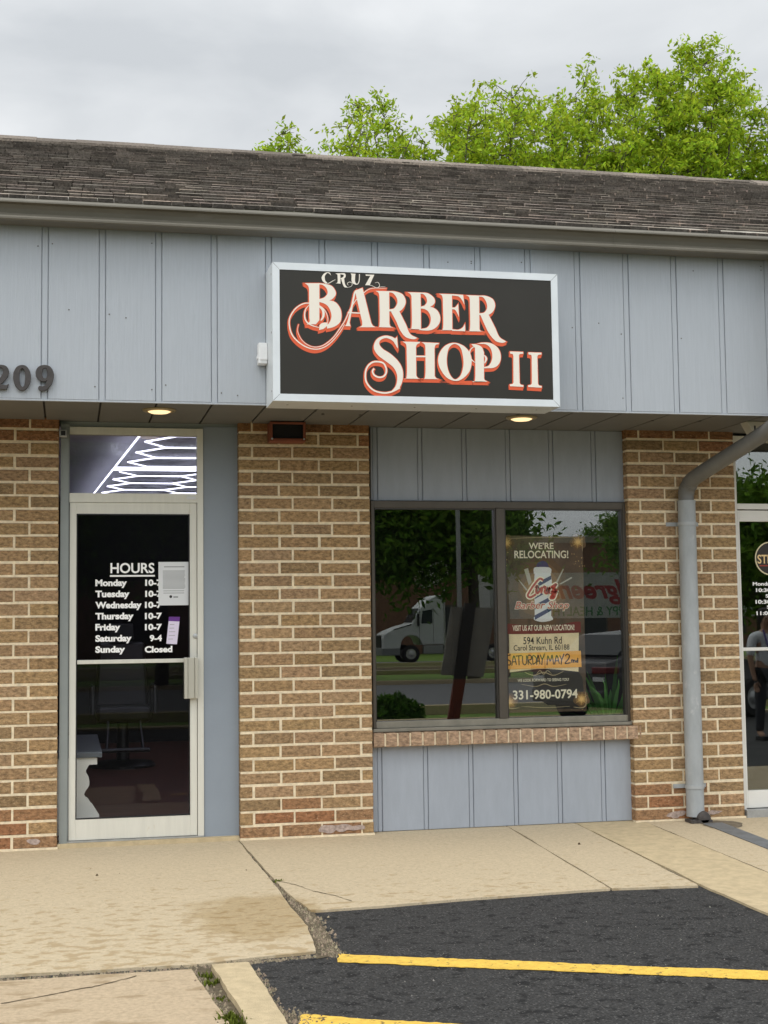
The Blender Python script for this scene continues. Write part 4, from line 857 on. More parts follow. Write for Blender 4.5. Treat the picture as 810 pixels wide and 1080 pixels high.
# barber chair
bcx, bcy = .50, 4.6
BC = thing('barber_chair', 'black barber chair with a chrome footrest standing in the dark shop', 'chair', (bcx, bcy, .03))
M_lea = mat('black_leather', (.010,.010,.011), .35); M_chr = mat('chrome', (.09,.09,.095), .35, metal=1.)
s = MB(); s.lathe([(.30,.03),(.30,.05),(.26,.075),(.06,.09),(.05,.42)], (bcx,bcy,0), 28); s.build('base', M_chr, BC, smooth=True)
s = MB(); s.box(bcx-.25,bcx+.25,bcy-.26,bcy+.24,.44,.58); s.build('seat', M_lea, BC, bevel=.04)
s = MB(); s.prism([(bcx-.25,bcy+.20,.56),(bcx+.25,bcy+.20,.56),(bcx+.22,bcy+.38,1.15),(bcx-.22,bcy+.38,1.15)], (0,.10,.02)); s.build('backrest', M_lea, BC, bevel=.03)
s = MB(); s.prism([(bcx-.12,bcy+.385,1.19),(bcx+.12,bcy+.385,1.19),(bcx+.11,bcy+.41,1.33),(bcx-.11,bcy+.41,1.33)], (0,.07,.01)); s.tube([(bcx,bcy+.43,1.12),(bcx,bcy+.44,1.22)], .012, 8); s.build('headrest', M_lea, BC, bevel=.02)
for sx in (-1, 1):
    s = MB(); s.tube([(bcx+sx*.28,bcy+.2,.58),(bcx+sx*.28,bcy+.2,.76),(bcx+sx*.28,bcy-.2,.76),(bcx+sx*.28,bcy-.22,.52)], .022, 10); s.build('armrest', M_chr, BC, smooth=True)
s = MB(); s.tube([(bcx-.14,bcy-.24,.46),(bcx-.16,bcy-.52,.22)], .014, 8); s.tube([(bcx+.14,bcy-.24,.46),(bcx+.16,bcy-.52,.22)], .014, 8); s.tube([(bcx-.22,bcy-.53,.22),(bcx+.22,bcy-.53,.22)], .02, 10); s.build('footrest', M_chr, BC, smooth=True)
# leaning board behind the left pane
YB2 = -6.5
def lw(u, v): return M(u, v, YB2)
p4 = [lw(*p) for p in ((478,716.2),(490,716.2),(484,754),(472,754))]; zf = gz(YB2)-.012; k_ = (p4[1].z-zf)/(p4[1].z-p4[2].z)
p4[2] = p4[1]+(p4[2]-p4[1])*k_; p4[3] = p4[0]+(p4[3]-p4[0])*k_; p4[2].z = p4[3].z = zf
LB = thing('leaning_board', 'grey board on a leaning dark post with red brown foot, mirrored in the left pane', 'display board', ((p4[2].x+p4[3].x)/2, YB2, zf))
s = MB(); s.prism([tuple(lw(*p)) for p in ((476,640),(523,641),(510,714),(465,712))], (0,-.02,0)); s.build('board_panel', mat('board_grey', (.30,.285,.25), .7, var=.2, vscale=3), LB)
s = MB(); s.prism([tuple(lw(*p)+Vector((0,.004,0))) for p in ((489,636),(501,636),(490,716),(478,716))], (0,.05,0)); s.build('post', mat('post_dark', (.035,.033,.03), .6), LB)
s = MB(); s.prism([tuple(p+Vector((0,.004,0))) for p in p4], (0,.05,0)); s.build('post_foot', mat('post_red_brown', (.20,.05,.022), .6), LB)
# potted plant at the right end of the window
pp = W(645, 735, .30)
PPL = thing('potted_plant', 'dark green potted plant with arching leaves low in the right window pane', 'plant', (pp.x, .36, .03))
s = MB(); s.lathe([(.11,.03),(.15,.58),(.16,.60),(.14,.60),(.13,.55)], (pp.x, .36, 0), 24); s.build('pot', mat('planter', (.05,.04,.04), .5), PPL, smooth=True)
s = MB()
for k in range(46):
    a = rng.uniform(0, 6.28); e = rng.uniform(.5, 1.35); L_ = rng.uniform(.3, .55); w_ = rng.uniform(.010, .018); P = []
    base = Vector((pp.x+.06*math.cos(a), (.36+.05*math.sin(a)), .58)); n = 7; tt = rng.uniform(.6, 1.5)
    for i in range(n):
        f = i/(n-1); r_ = L_*f; h_ = L_*(math.sin(e)*f*1.25-.85*f*f*math.cos(e)); rr = r_*math.cos(e*.7); c_ = base+Vector((rr*math.cos(a), max(rr*math.sin(a), -.20), h_)); ww = w_*math.sin(math.pi*min(1, .12+f*.88))
        P += [c_+Vector((-math.sin(a)*ww, math.cos(a)*ww, 0)), c_-Vector((-math.sin(a)*ww, math.cos(a)*ww, 0))]
    s.poly(P, [(2*i, 2*i+1, 2*i+3, 2*i+2) for i in range(n-1)], (tt, tt, tt))
s.build('leaves', leafmat('houseplant_leaf', (.12,.32,.09), .3), PPL, recalc=False)

# ================================================================== TREES
def leaves_mesh(name, centers, size, m, parent, upbias=.3, hue=.15):
    n = len(centers); c = np.asarray(centers, float); o0 = wloc(parent); c = c-np.array(o0)
    d1 = rng.normal(size=(n,3)); d1 /= np.linalg.norm(d1, axis=1, keepdims=True); d2 = rng.normal(size=(n,3)); d2 -= (d2*d1).sum(1, keepdims=True)*d1; d2 /= np.linalg.norm(d2, axis=1, keepdims=True)
    sz = size*rng.uniform(.55, 1.3, (n,1)); d1 = d1*sz; d2 = d2*sz*.42
    V = np.stack([c-d1, c+d2, c+d1, c-d2], 1).reshape(-1, 3)
    me = bpy.data.meshes.new(name); me.vertices.add(4*n); me.vertices.foreach_set('co', V.ravel()); me.loops.add(4*n); me.loops.foreach_set('vertex_index', np.arange(4*n))
    me.polygons.add(n); me.polygons.foreach_set('loop_start', np.arange(0, 4*n, 4)); me.polygons.foreach_set('loop_total', np.full(n, 4)); me.update()
    at = me.attributes.new('tint', 'FLOAT_COLOR', 'FACE'); g = rng.uniform(.5, 1.4, n); h = rng.uniform(1-hue, 1+hue, n)
    at.data.foreach_set('color', np.stack([g*h, g, g*rng.uniform(.6,1.2,n), np.ones(n)], 1).ravel()); me.materials.append(m)
    o = bpy.data.objects.new(name, me); C.objects.link(o); o.parent = parent; return o
M_bark = mat('tree_bark', (.085,.07,.052), .95, var=.3, vscale=12, bump=.7, bscale=50)
def make_tree(label, base, h0, tips, m, leaf, nl, tw=(.25,.75), rt=.16, cat='tree', group=None, name='leafy_tree', dens=1., tstart=.42, ntw=16, spread=.10, extra=None, clump=0.):
    base = Vector(base); t = thing(name, label, cat, base, group); s = MB(); lv = []
    fork = base+Vector((0,0,h0))
    s.tube(openspline([tuple(base), tuple(base+Vector((.05,.03,h0*.5))), tuple(fork)], 4), [rt*(1.15-.4*i/8) for i in range(9)], 9)
    for tip in tips:
        tip = Vector(tip); d = tip-fork; L_ = d.length
        mid = fork+d*.45+Vector((d.x*.16, d.y*.16, -.10*L_))+Vector(rng.normal(0, .05*L_, 3)); m2 = fork+d*.75+Vector((d.x*.05,d.y*.05,0))+Vector(rng.normal(0,.035*L_,3))
        path = openspline([tuple(fork+Vector((0,0,-h0*.12))), tuple(mid), tuple(m2), tuple(tip)], 6); n = len(path)
        r0 = rt*.42; s.tube(path, [max(.007, r0*(1-i/(n-1))**1.1) for i in range(n)], 6, cap=False)
        for k in range(int(ntw*max(.6, L_/3.5)*dens)):
            f = tstart+(1-tstart)*rng.random()**.8; i = min(n-2, int(f*(n-1))); p = Vector(path[i]).lerp(Vector(path[i+1]), f*(n-1)-i)
            a = rng.uniform(0, 6.283); el = rng.uniform(-.45, .8); ln = rng.uniform(*tw)*(1.15-.45*f); dr = Vector((math.cos(a)*math.cos(el), math.sin(a)*math.cos(el), math.sin(el)))
            dr = (dr+d.normalized()*.35).normalized(); q1 = p+dr*ln*.55; q2 = p+dr*ln+Vector((0,0,-.10*ln))
            s.tube([p, q1, q2], [.012, .007, .003], 4, cap=False)
            if clump:
                for f2 in ((.35,.7,1.02) if ln > .5 else (.55,1.02)):
                    if rng.random() < .16: continue
                    cpt = np.array(p.lerp(q2, f2))+rng.normal(0, .05, 3); rr_ = clump*rng.uniform(.6, 1.3); lv.append(cpt+rng.normal(0, 1, (int(nl*rng.uniform(.5,1.4)*(rr_/clump)**1.5), 3))*np.array([rr_, rr_, rr_*.6]))
                continue
            kk = int(nl*ln*rng.uniform(.5,1.4))
            if kk < 1: continue
            tt = rng.uniform(.12, 1.08, kk); pts = np.array(p)[None]*((1-tt)[:,None])+np.array(q2)[None]*tt[:,None]; lv.append(pts+rng.normal(0, spread*ln/.5, (kk,3)))
        kk = int(nl*(.8 if clump else .5)); tt = rng.uniform(.86, 1.02, kk); pv = np.array([np.array(Vector(path[-3]).lerp(Vector(path[-1]), float(x))) for x in (tt-.86)/.16]); lv.append(pv+rng.normal(0, spread*.6, (kk,3)))
    s.build('trunk', M_bark, t, smooth=True, recalc=False); leaves_mesh('crown', np.concatenate(lv), leaf, m, t); return t
M_lf = leafmat('spring_leaf', (.39,.51,.05), .5)
YT = 17.5
def tips_at(pts, Y, jit=1.3):
    out = []
    for (u, v) in pts:
        q = W(u, v+9, Y+rng.uniform(-jit, jit)); out.append(tuple(q))
    return out
def tree_back(label, u0, pts, nl, Y=YT, hfork=5.2, extra=14, leaf=.058, **kw):
    q = W(u0, 200, Y); tips = tips_at(pts, Y); top = max(p[2] for p in tips)
    for _ in range(extra):
        a = rng.uniform(0, 6.28); r = rng.uniform(1.4, 3.2); tips.append((q.x+r*math.cos(a), Y+r*math.sin(a), rng.uniform(6.5, top-2.0)))
    return make_tree(label, (q.x, Y, -.16), hfork, tips, M_lf, leaf, nl, group='spring trees behind the shop', name='locust_tree', **{'tw': (.35,.95), 'clump': .085, 'spread': .055, **kw})
tree_back('tallest bright green spring tree with a spiky top behind the right end of the roof', 700, [(733,40),(742,58),(720,62),(757,72),(692,66),(672,72),(706,80),(660,92),(780,88),(745,95),(725,110),(690,105),(655,118),(645,140),(798,112),(770,125),(812,118),(740,135),(705,140),(672,145),(800,150),(760,155),(650,170),(720,165),(690,170),(785,175),(830,130),(850,150),(822,170)], 27, dens=.95, tstart=.5)
tree_back('round topped green spring tree behind the roof right of the sign', 600, [(617,80),(607,90),(630,95),(592,105),(640,112),(578,118),(622,125),(600,135),(648,140),(575,145),(625,155),(590,160),(610,170),(650,165),(568,165),(636,175)], 22, dens=.72, tstart=.5)
tree_back('bright green spring tree of two rounded tops behind the roof above the sign', 515, [(484,102),(478,112),(496,108),(538,90),(528,100),(548,104),(512,118),(470,128),(555,118),(500,132),(540,130),(565,128),(485,145),(520,145),(550,150),(475,160),(505,165),(535,165),(460,165),(562,165)], 22, dens=.68, tstart=.5)
tree_back('sparse young spring tree with thin bare topped branches behind the roof left of the sign', 405, [(376,97),(383,106),(402,96),(392,112),(366,122),(408,118),(350,148),(358,158),(425,128),(438,124),(448,140),(415,142),(432,150),(385,140),(372,150),(455,158),(400,155),(345,160),(440,162),(420,165)], 14, dens=.5, tstart=.62, tw=(.2,.5))
tree_back('small wispy spring tree with a few tufts showing over the left half of the roof', 300, [(299,127),(293,136),(306,140),(284,148),(312,150),(298,152),(270,158),(318,160),(288,160)], 13, dens=.4, tstart=.72, extra=6, tw=(.15,.4))

# ================================================================== ACROSS THE STREET (seen mirrored in the glass)
M_dk = leafmat('summer_leaf', (.15,.27,.04), .45)
def env_tree(label, x, Y, h, r, zc, n=26, name='street_tree', nl=26, cx=0.):
    tips = []
    for _ in range(n):
        a = rng.uniform(0, 6.28); e = rng.uniform(-.55, 1.5); q = rng.uniform(.75, 1.0); tips.append((x+cx+r*q*math.cos(e)*math.cos(a), Y+r*q*math.cos(e)*math.sin(a), zc+(h-zc)*q*math.sin(e) if e > 0 else zc+r*.75*q*math.sin(e)))
    return make_tree(label, (x, Y, gz(Y)-.16), max(1., zc-gz(Y)-.6), tips, M_dk, .17, nl, group='street trees across the road', name=name, tw=(.6,1.5), rt=.22, tstart=.25, ntw=20, spread=.22)
env_tree('broad dark green tree over the white truck, mirrored in the left window pane', M(498,600,-40).x, -40, 8.4, 2.15, 4.3, 46, cx=M(456,600,-40).x-M(498,600,-40).x)
env_tree('dark green tree mirrored at the left edge of the left window pane', M(385,600,-42).x, -42, 8.6, 3.2, 4.2, 32)
env_tree('dark green tree mirrored in the upper glass of the barber shop door', M(170,600,-42).x, -42, 9, 3.6, 4.3, 30)
env_tree('dark green tree mirrored at the hinge side of the barber shop door', M(60,600,-44).x, -44, 9, 3.6, 4.3, 30)
env_tree('dark green tree mirrored in the neighbouring glass door at the right edge', M(800,590,-40).x, -40, 6.6, 3.6, 3.2, 34)
env_tree('dark green tree mirrored behind the top of the brown poster', M(530,600,-44).x, -44, 6.4, .5, 4.2, 16)
env_tree('distant rounded tree above the far brick store, mirrored right of the brown poster', M(640,560,-112).x, -112, M(640,545,-112).z, 3.0, 5.5, 26)
env_tree('distant dark tree mirrored at the right edge of the window', M(668,560,-60).x, -60, 8.5, .9, 5., 12)
# shrub
q = M(414, 735, -17.4)
SH = thing('round_shrub', 'low dark green shrub on the grass strip, mirrored low in the left window pane', 'shrub', (q.x, -17.4, gz(-17.4)-.16))
a = rng.normal(size=(5200,3)); a /= np.linalg.norm(a, axis=1, keepdims=True); a *= rng.uniform(.6,1.0,(5200,1))*(1+.18*np.sin(a[:,:1]*9)*np.cos(a[:,1:2]*7)); a[:,2] = np.abs(a[:,2]); a *= np.array([.60,.45,.50])
leaves_mesh('foliage', a+np.array([q.x,-17.4,gz(-17.4)-.14]), .06, leafmat('shrub_leaf', (.09,.19,.03), .3), SH)
s = MB()
for k in range(9):
    an = k*.7; s.tube([(q.x+.05*math.cos(an),-17.4+.05*math.sin(an),gz(-17.4)-.16),(q.x+.5*math.cos(an),-17.4+.35*math.sin(an),gz(-17.4)+.22)], [.02,.006], 5)
s.build('stems', M_bark, SH)
# utility pole
a = M(485,640,-36.6)
UP = thing('light_pole', 'grey light pole rising over the trees, mirrored in the left window pane', 'pole', (a.x, -36.6, gz(-36)-.16))
s = MB(); s.tube([(a.x,-36.6,gz(-36)-.16),(a.x-.02,-36.6,4),(a.x-.05,-36.6,9)], [.085,.075,.06], 12); s.build('shaft', mat('pole_grey', (.42,.42,.41), .6), UP, smooth=True)
s = MB(); s.tube([(a.x-.05,-36.6,8.8),(a.x-.05,-35.6,9.2),(a.x-.05,-34.4,9.25)], .05, 8); s.box(a.x-.2,a.x+.1,-34.7,-33.9,9.15,9.3); s.build('lamp_arm', MATS['pole_grey'], UP)
# brick store far behind
zt_ = M(590, 566, -98).z
FS = thing('brick_store', 'long low red brick store with a flat roof beyond the road, mirrored in the window', 'building', (25, -98, -1.2))
s = MB(); s.box(-30, 90, -118, -98, -1.3, zt_-.5); s.build('wall', mat('red_brown_brick', (.21,.105,.072), .9, var=.15, vscale=3), FS)
s = MB(); s.box(-30.2, 90.2, -118, -97.8, zt_-.5, zt_); s.build('roof_edge', mat('parapet_tan', (.30,.26,.22), .8), FS)
for k in range(9):
    xx = -22+k*12; f = MB(); f.box(xx, xx+4, -98.0, -97.93, .0, 2.6); w_ = f.build('window', M_bronze, FS); f = MB(); f.box(xx+.15, xx+3.85, -97.929, -97.9, .15, 2.45); f.build('pane', mat('far_dark_glass', (.03,.035,.04), .15), w_)
# truck and trailer
YR = -71.; zr = gz(YR)-.10
xf = M(404, 680, YR).x; ztop = M(440, 627, YR).z-zr; kz = ztop/3.0
TR = thing('semi_truck', 'white semi truck tractor facing left under the trees, mirrored in the left window pane', 'truck', (xf+2, YR, zr))
M_tw = mat('truck_white', (.60,.62,.61), .3); M_tyre = mat('tyre', (.02,.02,.02), .85); M_tg = mat('truck_glass', (.03,.04,.045), .08); M_cl = mat('chrome_rim', (.6,.6,.6), .25, metal=.8)
tl = lambda L_: [(xf+x, YR, zr+z*kz) for x, z in L_]
s = MB(); s.prism(tl([(.02,.62),(.0,1.10),(.10,1.28),(.45,1.42),(1.0,1.58),(1.75,1.74),(1.95,2.05),(2.25,2.42),(2.45,2.55),(2.75,2.78),(3.2,2.95),(3.62,2.98),(3.64,.80),(2.35,.78),(2.22,1.02),(1.98,1.18),(1.6,1.22),(1.25,1.12),(1.08,.92),(1.02,.62)]), (0,-2.2,0)); s.build('cab', M_tw, TR, bevel=.05)
s = MB(); s.prism(tl([(2.28,1.72),(2.36,2.28),(2.95,2.34),(2.95,1.72)]), (0,.012,0)); s.build('side_window', M_tg, TR)
s = MB(); s.prism([(xf+1.74,YR-.2,zr+1.78*kz),(xf+2.20,YR-.25,zr+2.38*kz),(xf+2.20,YR-1.95,zr+2.38*kz),(xf+1.74,YR-2.0,zr+1.78*kz)], (-.02,0,.012)); s.build('windscreen', M_tg, TR)
s = MB(); s.box(xf-.08,xf+1.0,YR-2.2,YR+.03,zr+.34*kz,zr+.66*kz); s.build('bumper', mat('truck_grey', (.20,.21,.21), .4), TR, bevel=.04)
s = MB(); s.box(xf-.05,xf-.001,YR-1.75,YR-.45,zr+.68*kz,zr+1.22*kz); s.build('grille', M_black, TR)
s = MB(); s.prism(tl([(.10,1.02),(.06,1.18),(.30,1.34),(.42,1.22)]), (0,.012,0)); s.build('headlight', mat('headlight_lens', (.55,.57,.58), .15), TR)
s = MB(); s.prism(tl([(.62,1.44),(1.7,1.66),(1.7,1.70),(.62,1.49)]), (0,.010,0)); s.box(xf+2.16,xf+2.18,YR+.001,YR+.006,zr+.9*kz,zr+2.4*kz); s.box(xf+3.0,xf+3.02,YR+.001,YR+.006,zr+.9*kz,zr+2.4*kz); s.build('panel_gap', M_black, TR)
s = MB(); s.box(xf+2.02,xf+2.12,YR+.03,YR+.22,zr+1.62*kz,zr+2.15*kz); s.build('mirror', M_black, TR)
s = MB(); s.box(xf+2.40,xf+3.6,YR-.35,YR-.02,zr+.38*kz,zr+.76*kz); s.box(xf+3.7,xf+4.7,YR-.45,YR+.0,zr+.45,zr+1.05); s.build('fuel_tank', mat('tank_aluminium', (.35,.36,.36), .35, metal=.6), TR, bevel=.05)
s = MB(); s.box(xf+3.6,xf+7.2,YR-1.6,YR-.6,zr+.7,zr+1.0); s.build('chassis', M_black, TR)
s = MB(); s.tube([(xf+3.7,YR-.2,zr+.9),(xf+3.7,YR-.2,zr+3.2*kz)], .07, 10); s.build('exhaust_stack', M_cl, TR)
def wheel(x, y, z, r, w_, par, sgn_=1):
    s = MB(); s.lathe([(r*.6,-w_/2),(r*.94,-w_/2),(r,-w_*.35),(r,w_*.35),(r*.94,w_/2),(r*.6,w_/2),(r*.6,-w_/2)], (x,y,z+r), 24, 'y', cap=False); wh = s.build('wheel', M_tyre, par, smooth=True)
    s = MB(); s.lathe([(r*.58,w_*.38*sgn_),(r*.5,w_*.30*sgn_),(r*.2,w_*.48*sgn_),(r*.1,w_*.5*sgn_)], (x,y,z+r), 20, 'y'); s.build('rim', M_cl, wh, smooth=True)
for x in (xf+1.66, xf+5.3, xf+6.6):
    wheel(x, YR-.15, zr, .52, .32, TR); wheel(x, YR-2.05, zr, .52, .32, TR, -1)
xt = M(517, 650, YR).x; zb, zt2 = M(600, 652, YR).z, M(600, 604, YR).z
TL = thing('truck_trailer', 'long white box trailer with red script and green capitals, mirrored in the right window pane', 'trailer', (xt+8, YR, zr))
s = MB(); s.box(xt, xt+17, YR-2.5, YR, zb, zt2); s.build('box_body', mat('trailer_white', (.42,.42,.415), .4, var=.03), TL, bevel=.03)
s = MB(); s.box(xt,xt+17,YR+.0015,YR+.03,zb,zb+.12); s.box(xt,xt+17,YR+.0015,YR+.03,zt2-.1,zt2); s.build('side_rail', M_steel, TL)
# lettering on the side that faces the shop: read from the road it runs towards -x
s = MB(); xa, xb2 = M(694, 625, YR).x, M(577, 625, YR).x; za, zb3 = M(620, 638, YR).z, M(620, 611, YR).z
V, F = text_mesh('Walgreens', .03, .35); xs = [v[0] for v in V]; zs = [v[1] for v in V]
s.poly([(xa+(xb2-xa)*(v[0]-min(xs))/(max(xs)-min(xs)), YR+.006, za+(zb3-za)*(v[1]-min(zs))/(max(zs)-min(zs))) for v in V], F); s.build('red_script', mat('script_red', (.34,.03,.035), .5), TL)
s = MB(); xa, xb2 = M(740, 645, YR).x, M(575, 645, YR).x; za, zb3 = M(620, 649.5, YR).z, M(620, 639.5, YR).z
V, F = text_mesh('CORNER OF HAPPY & HEALTHY', .01); xs = [v[0] for v in V]; zs = [v[1] for v in V]
s.poly([(xa+(xb2-xa)*(v[0]-min(xs))/(max(xs)-min(xs)), YR+.006, za+(zb3-za)*(v[1]-min(zs))/(max(zs)-min(zs))) for v in V], F); s.build('green_capitals', mat('capitals_green', (.03,.20,.05), .5), TL)
for x in (xt+13.6, xt+15.0):
    wheel(x, YR-.2, zr, .5, .35, TL); wheel(x, YR-2.3, zr, .5, .35, TL, -1)
s = MB(); s.box(xt+3,xt+3.15,YR-.5,YR-.35,zr,zb); s.box(xt+3,xt+3.15,YR-2.1,YR-1.95,zr,zb); s.box(xt+12.5,xt+16,YR-2,YR-.5,zr+.7,zb); s.build('landing_gear', M_black, TL)
# parked car: long axis along local +x (front), built at the origin and turned
YC = -13.2; zc_ = gz(YC)-.012; cq = M(588, 735, YC)
CAR = thing('grey_car', 'dark grey car with red and white tail lamps, mirrored low in the right window pane', 'car', (0,0,0))
M_car = mat('car_grey', (.075,.072,.072), .25, metal=.4)
bl = [(0,.45),(0,.85),(.08,1.02),(.5,1.08),(1.0,1.46),(2.0,1.52),(2.7,1.42),(3.35,1.02),(4.2,.88),(4.45,.65),(4.45,.35),(4.1,.28),(.3,.28)]
me = MB(); secs = []
for fy, ins in ((-.88,.06),(-.80,.0),(0,0),(.80,.0),(.88,.06)):
    secs.append([(x, fy*(1 if z < 1.0 else .86), z*(1-ins*.3) if z > 1.2 else z) for x, z in bl])
n = len(bl); P = [p for sct in secs for p in sct]; F = [tuple(range(n)), tuple(range(4*n, 5*n))]+[(j*n+i, j*n+(i+1)%n, (j+1)*n+(i+1)%n, (j+1)*n+i) for j in range(4) for i in range(n)]
me.poly(P, F); me.build('body', M_car, CAR, bevel=.03)
for sy in (-1, 1):
    s = MB(); s.prism([(.75,sy*.80,1.07),(1.08,sy*.765,1.40),(2.0,sy*.765,1.45),(2.62,sy*.765,1.36),(3.1,sy*.80,1.07)], (0,sy*.03,0)); s.build('side_window', M_tg, CAR)
s = MB(); s.prism([(.53,-.62,1.11),(.53,.62,1.11),(.96,.58,1.43),(.96,-.58,1.43)], (-.03,0,.02)); s.build('rear_window', mat('rear_glass', (.015,.02,.022), .4, spec=.3), CAR)
s = MB(); s.prism([(2.78,-.6,1.40),(2.78,.6,1.40),(3.3,.66,1.06),(3.3,-.66,1.06)], (.03,0,.02)); s.build('windscreen', M_tg, CAR)
for sy in (-1, 1):
    s = MB(); s.box(-.02,.28,sy*.72-.18,sy*.72+.16,.84,.95); lt = s.build('tail_lamp', mat('tail_red', (.17,.010,.010), .3), CAR, bevel=.02)
    s = MB(); s.box(-.03,.10,sy*.70-.12,sy*.70+.12,.72,.79); s.build('reverse_lamp', mat('lamp_white', (.8,.8,.8), .2), lt)
s = MB(); s.box(-.06,.2,-.84,.84,.36,.58); s.build('bumper', M_car, CAR, bevel=.03)
for x in (.85, 3.55):
    wheel(x, -.80, 0, .33, .22, CAR, -1); wheel(x, .80, 0, .33, .22, CAR, 1)
CAR.location = (cq.x+.2, YC, zc_); CAR.rotation_euler = (0, 0, math.radians(-24))
# person beside the photographer
YQ = -9.; q = M(802, 781, YQ); zq = gz(YQ)-.012
PE = thing('person', 'person in white shirt and purple lanyard mirrored in the glass door at right edge', 'person', (q.x+.12, YQ, zq))
ox, oy = q.x+.12, YQ
def skin_mesh(name, V, E_, R_, m, par, sub=2, root=0):
    me = bpy.data.meshes.new(name); o0 = wloc(par); me.from_pydata([(ox+a-o0.x, oy+b-o0.y, zq+c-o0.z) for a, b, c in V], E_, []); o = bpy.data.objects.new(name, me); C.objects.link(o); o.parent = par
    md = o.modifiers.new('s', 'SKIN')
    for i, r in enumerate(R_):
        sv = me.skin_vertices[0].data[i]; sv.radius = r if isinstance(r, tuple) else (r, r); sv.use_root = (i == root)
    md.use_smooth_shade = True; ss = o.modifiers.new('u', 'SUBSURF'); ss.levels = sub; ss.render_levels = sub
    me.materials.append(m); return o
M_skin = mat('skin', (.42,.24,.16), .55); M_shirt = mat('white_shirt', (.72,.74,.78), .8); M_tro = mat('dark_trousers', (.035,.037,.045), .85)
# faces the shop (+y): body as one continuous surface
V = [(0,0,.95),(0,.0,1.12),(0,.0,1.30),(0,.0,1.43),(0,.01,1.50),(0,.02,1.58),(0,.02,1.66),(0,.015,1.71),
     (.19,0,1.40),(.25,.02,1.13),(.16,.22,1.10),(.08,.30,1.22), (-.19,0,1.40),(-.25,.02,1.13),(-.22,.05,.90),(-.21,.08,.80),
     (.10,0,.90),(.11,.01,.50),(.11,-.02,.10),(.12,.12,.045), (-.10,0,.90),(-.11,.01,.50),(-.12,-.02,.10),(-.13,.12,.045)]
Ed = [(0,1),(1,2),(2,3),(3,4),(4,5),(5,6),(6,7),(3,8),(8,9),(9,10),(10,11),(3,12),(12,13),(13,14),(14,15),(0,16),(16,17),(17,18),(18,19),(0,20),(20,21),(21,22),(22,23)]
Rr = [(.15,.105),(.145,.10),(.16,.105),(.11,.08),.055,(.075,.09),(.08,.095),(.05,.06),.06,.045,.036,.03,.06,.045,.036,.03,.085,.062,.045,(.045,.035),.085,.062,.045,(.045,.035)]
body = skin_mesh('body', V, Ed, Rr, M_skin, PE)
def grow(idx, edges, add, name, m, lim=None):
    mp = {k: i for i, k in enumerate(idx)}
    return skin_mesh(name, [V[k] if not lim or k not in lim else lim[k] for k in idx], [(mp[a], mp[b]) for a, b in edges], [tuple(x+add for x in (Rr[k] if isinstance(Rr[k], tuple) else (Rr[k],)*2)) for k in idx], m, PE)
grow([0,1,2,3,8,9,12,13], [(0,1),(1,2),(2,3),(3,8),(8,9),(3,12),(12,13)], .016, 'shirt', M_shirt)
grow([0,16,17,18,20,21,22], [(0,16),(16,17),(17,18),(0,20),(20,21),(21,22)], .013, 'trousers', M_tro)
s = MB()
for sx in (-1, 1):
    s.lathe([(.001,0),(.045,.004),(.05,.03),(.04,.07),(.02,.09)], (ox+sx*.115, oy+.07, zq+.0), 14)
    s.box(ox+sx*.115-.045, ox+sx*.115+.045, oy-.08, oy+.17, zq+.0, zq+.065)
s.build('shoes', M_black, PE, bevel=.02)
s = MB(); s.lathe([(.02,.14),(.075,.115),(.094,.06),(.096,.0),(.09,-.05),(.06,-.09)], (ox, oy-.012, zq+1.665), 18); s.build('hair', mat('dark_hair', (.02,.014,.01), .7), PE, smooth=True)
s = MB()
for sx in (-1, 1): s.lathe([(.002,.014),(.011,.008),(.013,0),(.011,-.008)], (ox+sx*.033, oy+.098, zq+1.655), 10)
s.build('eyes', mat('eye_dark', (.03,.025,.02), .3), PE, smooth=True)
s = MB(); s.prism([(ox-.014,oy+.105,zq+1.605),(ox+.014,oy+.105,zq+1.605),(ox+.006,oy+.112,zq+1.65),(ox-.006,oy+.112,zq+1.65)], (0,.02,-.006)); s.box(ox-.026,ox+.026,oy+.088,oy+.106,zq+1.572,zq+1.581); s.build('face', mat('lip_tone', (.33,.15,.11), .5), PE, bevel=.004)
for sx, (ax_, ay_, az_) in ((1, V[11]), (-1, V[15])):
    P = [(ax_, ay_, az_)]; dirs = (0,.35,.93) if sx > 0 else (0,.15,-.98); dv = Vector(dirs); Vh = []; Eh = []; Rh = []
    base = Vector((ax_, ay_, az_)); Vh.append(tuple(base)); Rh.append(.024); Vh.append(tuple(base+dv*.07)); Rh.append((.034,.016)); Eh.append((0,1))
    for k, (off, ln) in enumerate(((-.03,.055),(-.01,.068),(.01,.064),(.03,.050))):
        i = len(Vh); Vh += [tuple(base+dv*.085+Vector((off,0,0))), tuple(base+dv*(.085+ln*.55)+Vector((off,.012,0))), tuple(base+dv*(.085+ln)+Vector((off,.035,0)))]; Rh += [.0095,.0085,.0075]; Eh += [(1,i),(i,i+1),(i+1,i+2)]
    i = len(Vh); Vh += [tuple(base+dv*.03+Vector((-.04*sx,.01,0))), tuple(base+dv*.07+Vector((-.055*sx,.03,0)))]; Rh += [.011,.009]; Eh += [(0,i),(i,i+1)]
    skin_mesh('hand', Vh, Eh, Rh, M_skin, PE, sub=1)
s = MB(); o_ = [(ox-.07,oy+.075,zq+1.50),(ox-.05,oy+.125,zq+1.35),(ox-.0,oy+.135,zq+1.12),(ox+.05,oy+.125,zq+1.35),(ox+.07,oy+.075,zq+1.50)]
s.tube(openspline(o_, 5), .010, 6); s.build('lanyard', mat('lanyard_purple', (.08,.05,.30), .6), PE)
q_ = Vector((ox+.08, oy+.335, zq+1.31)); PH = thing('mobile_phone', 'dark mobile phone held up by the person in the white shirt', 'phone', q_)
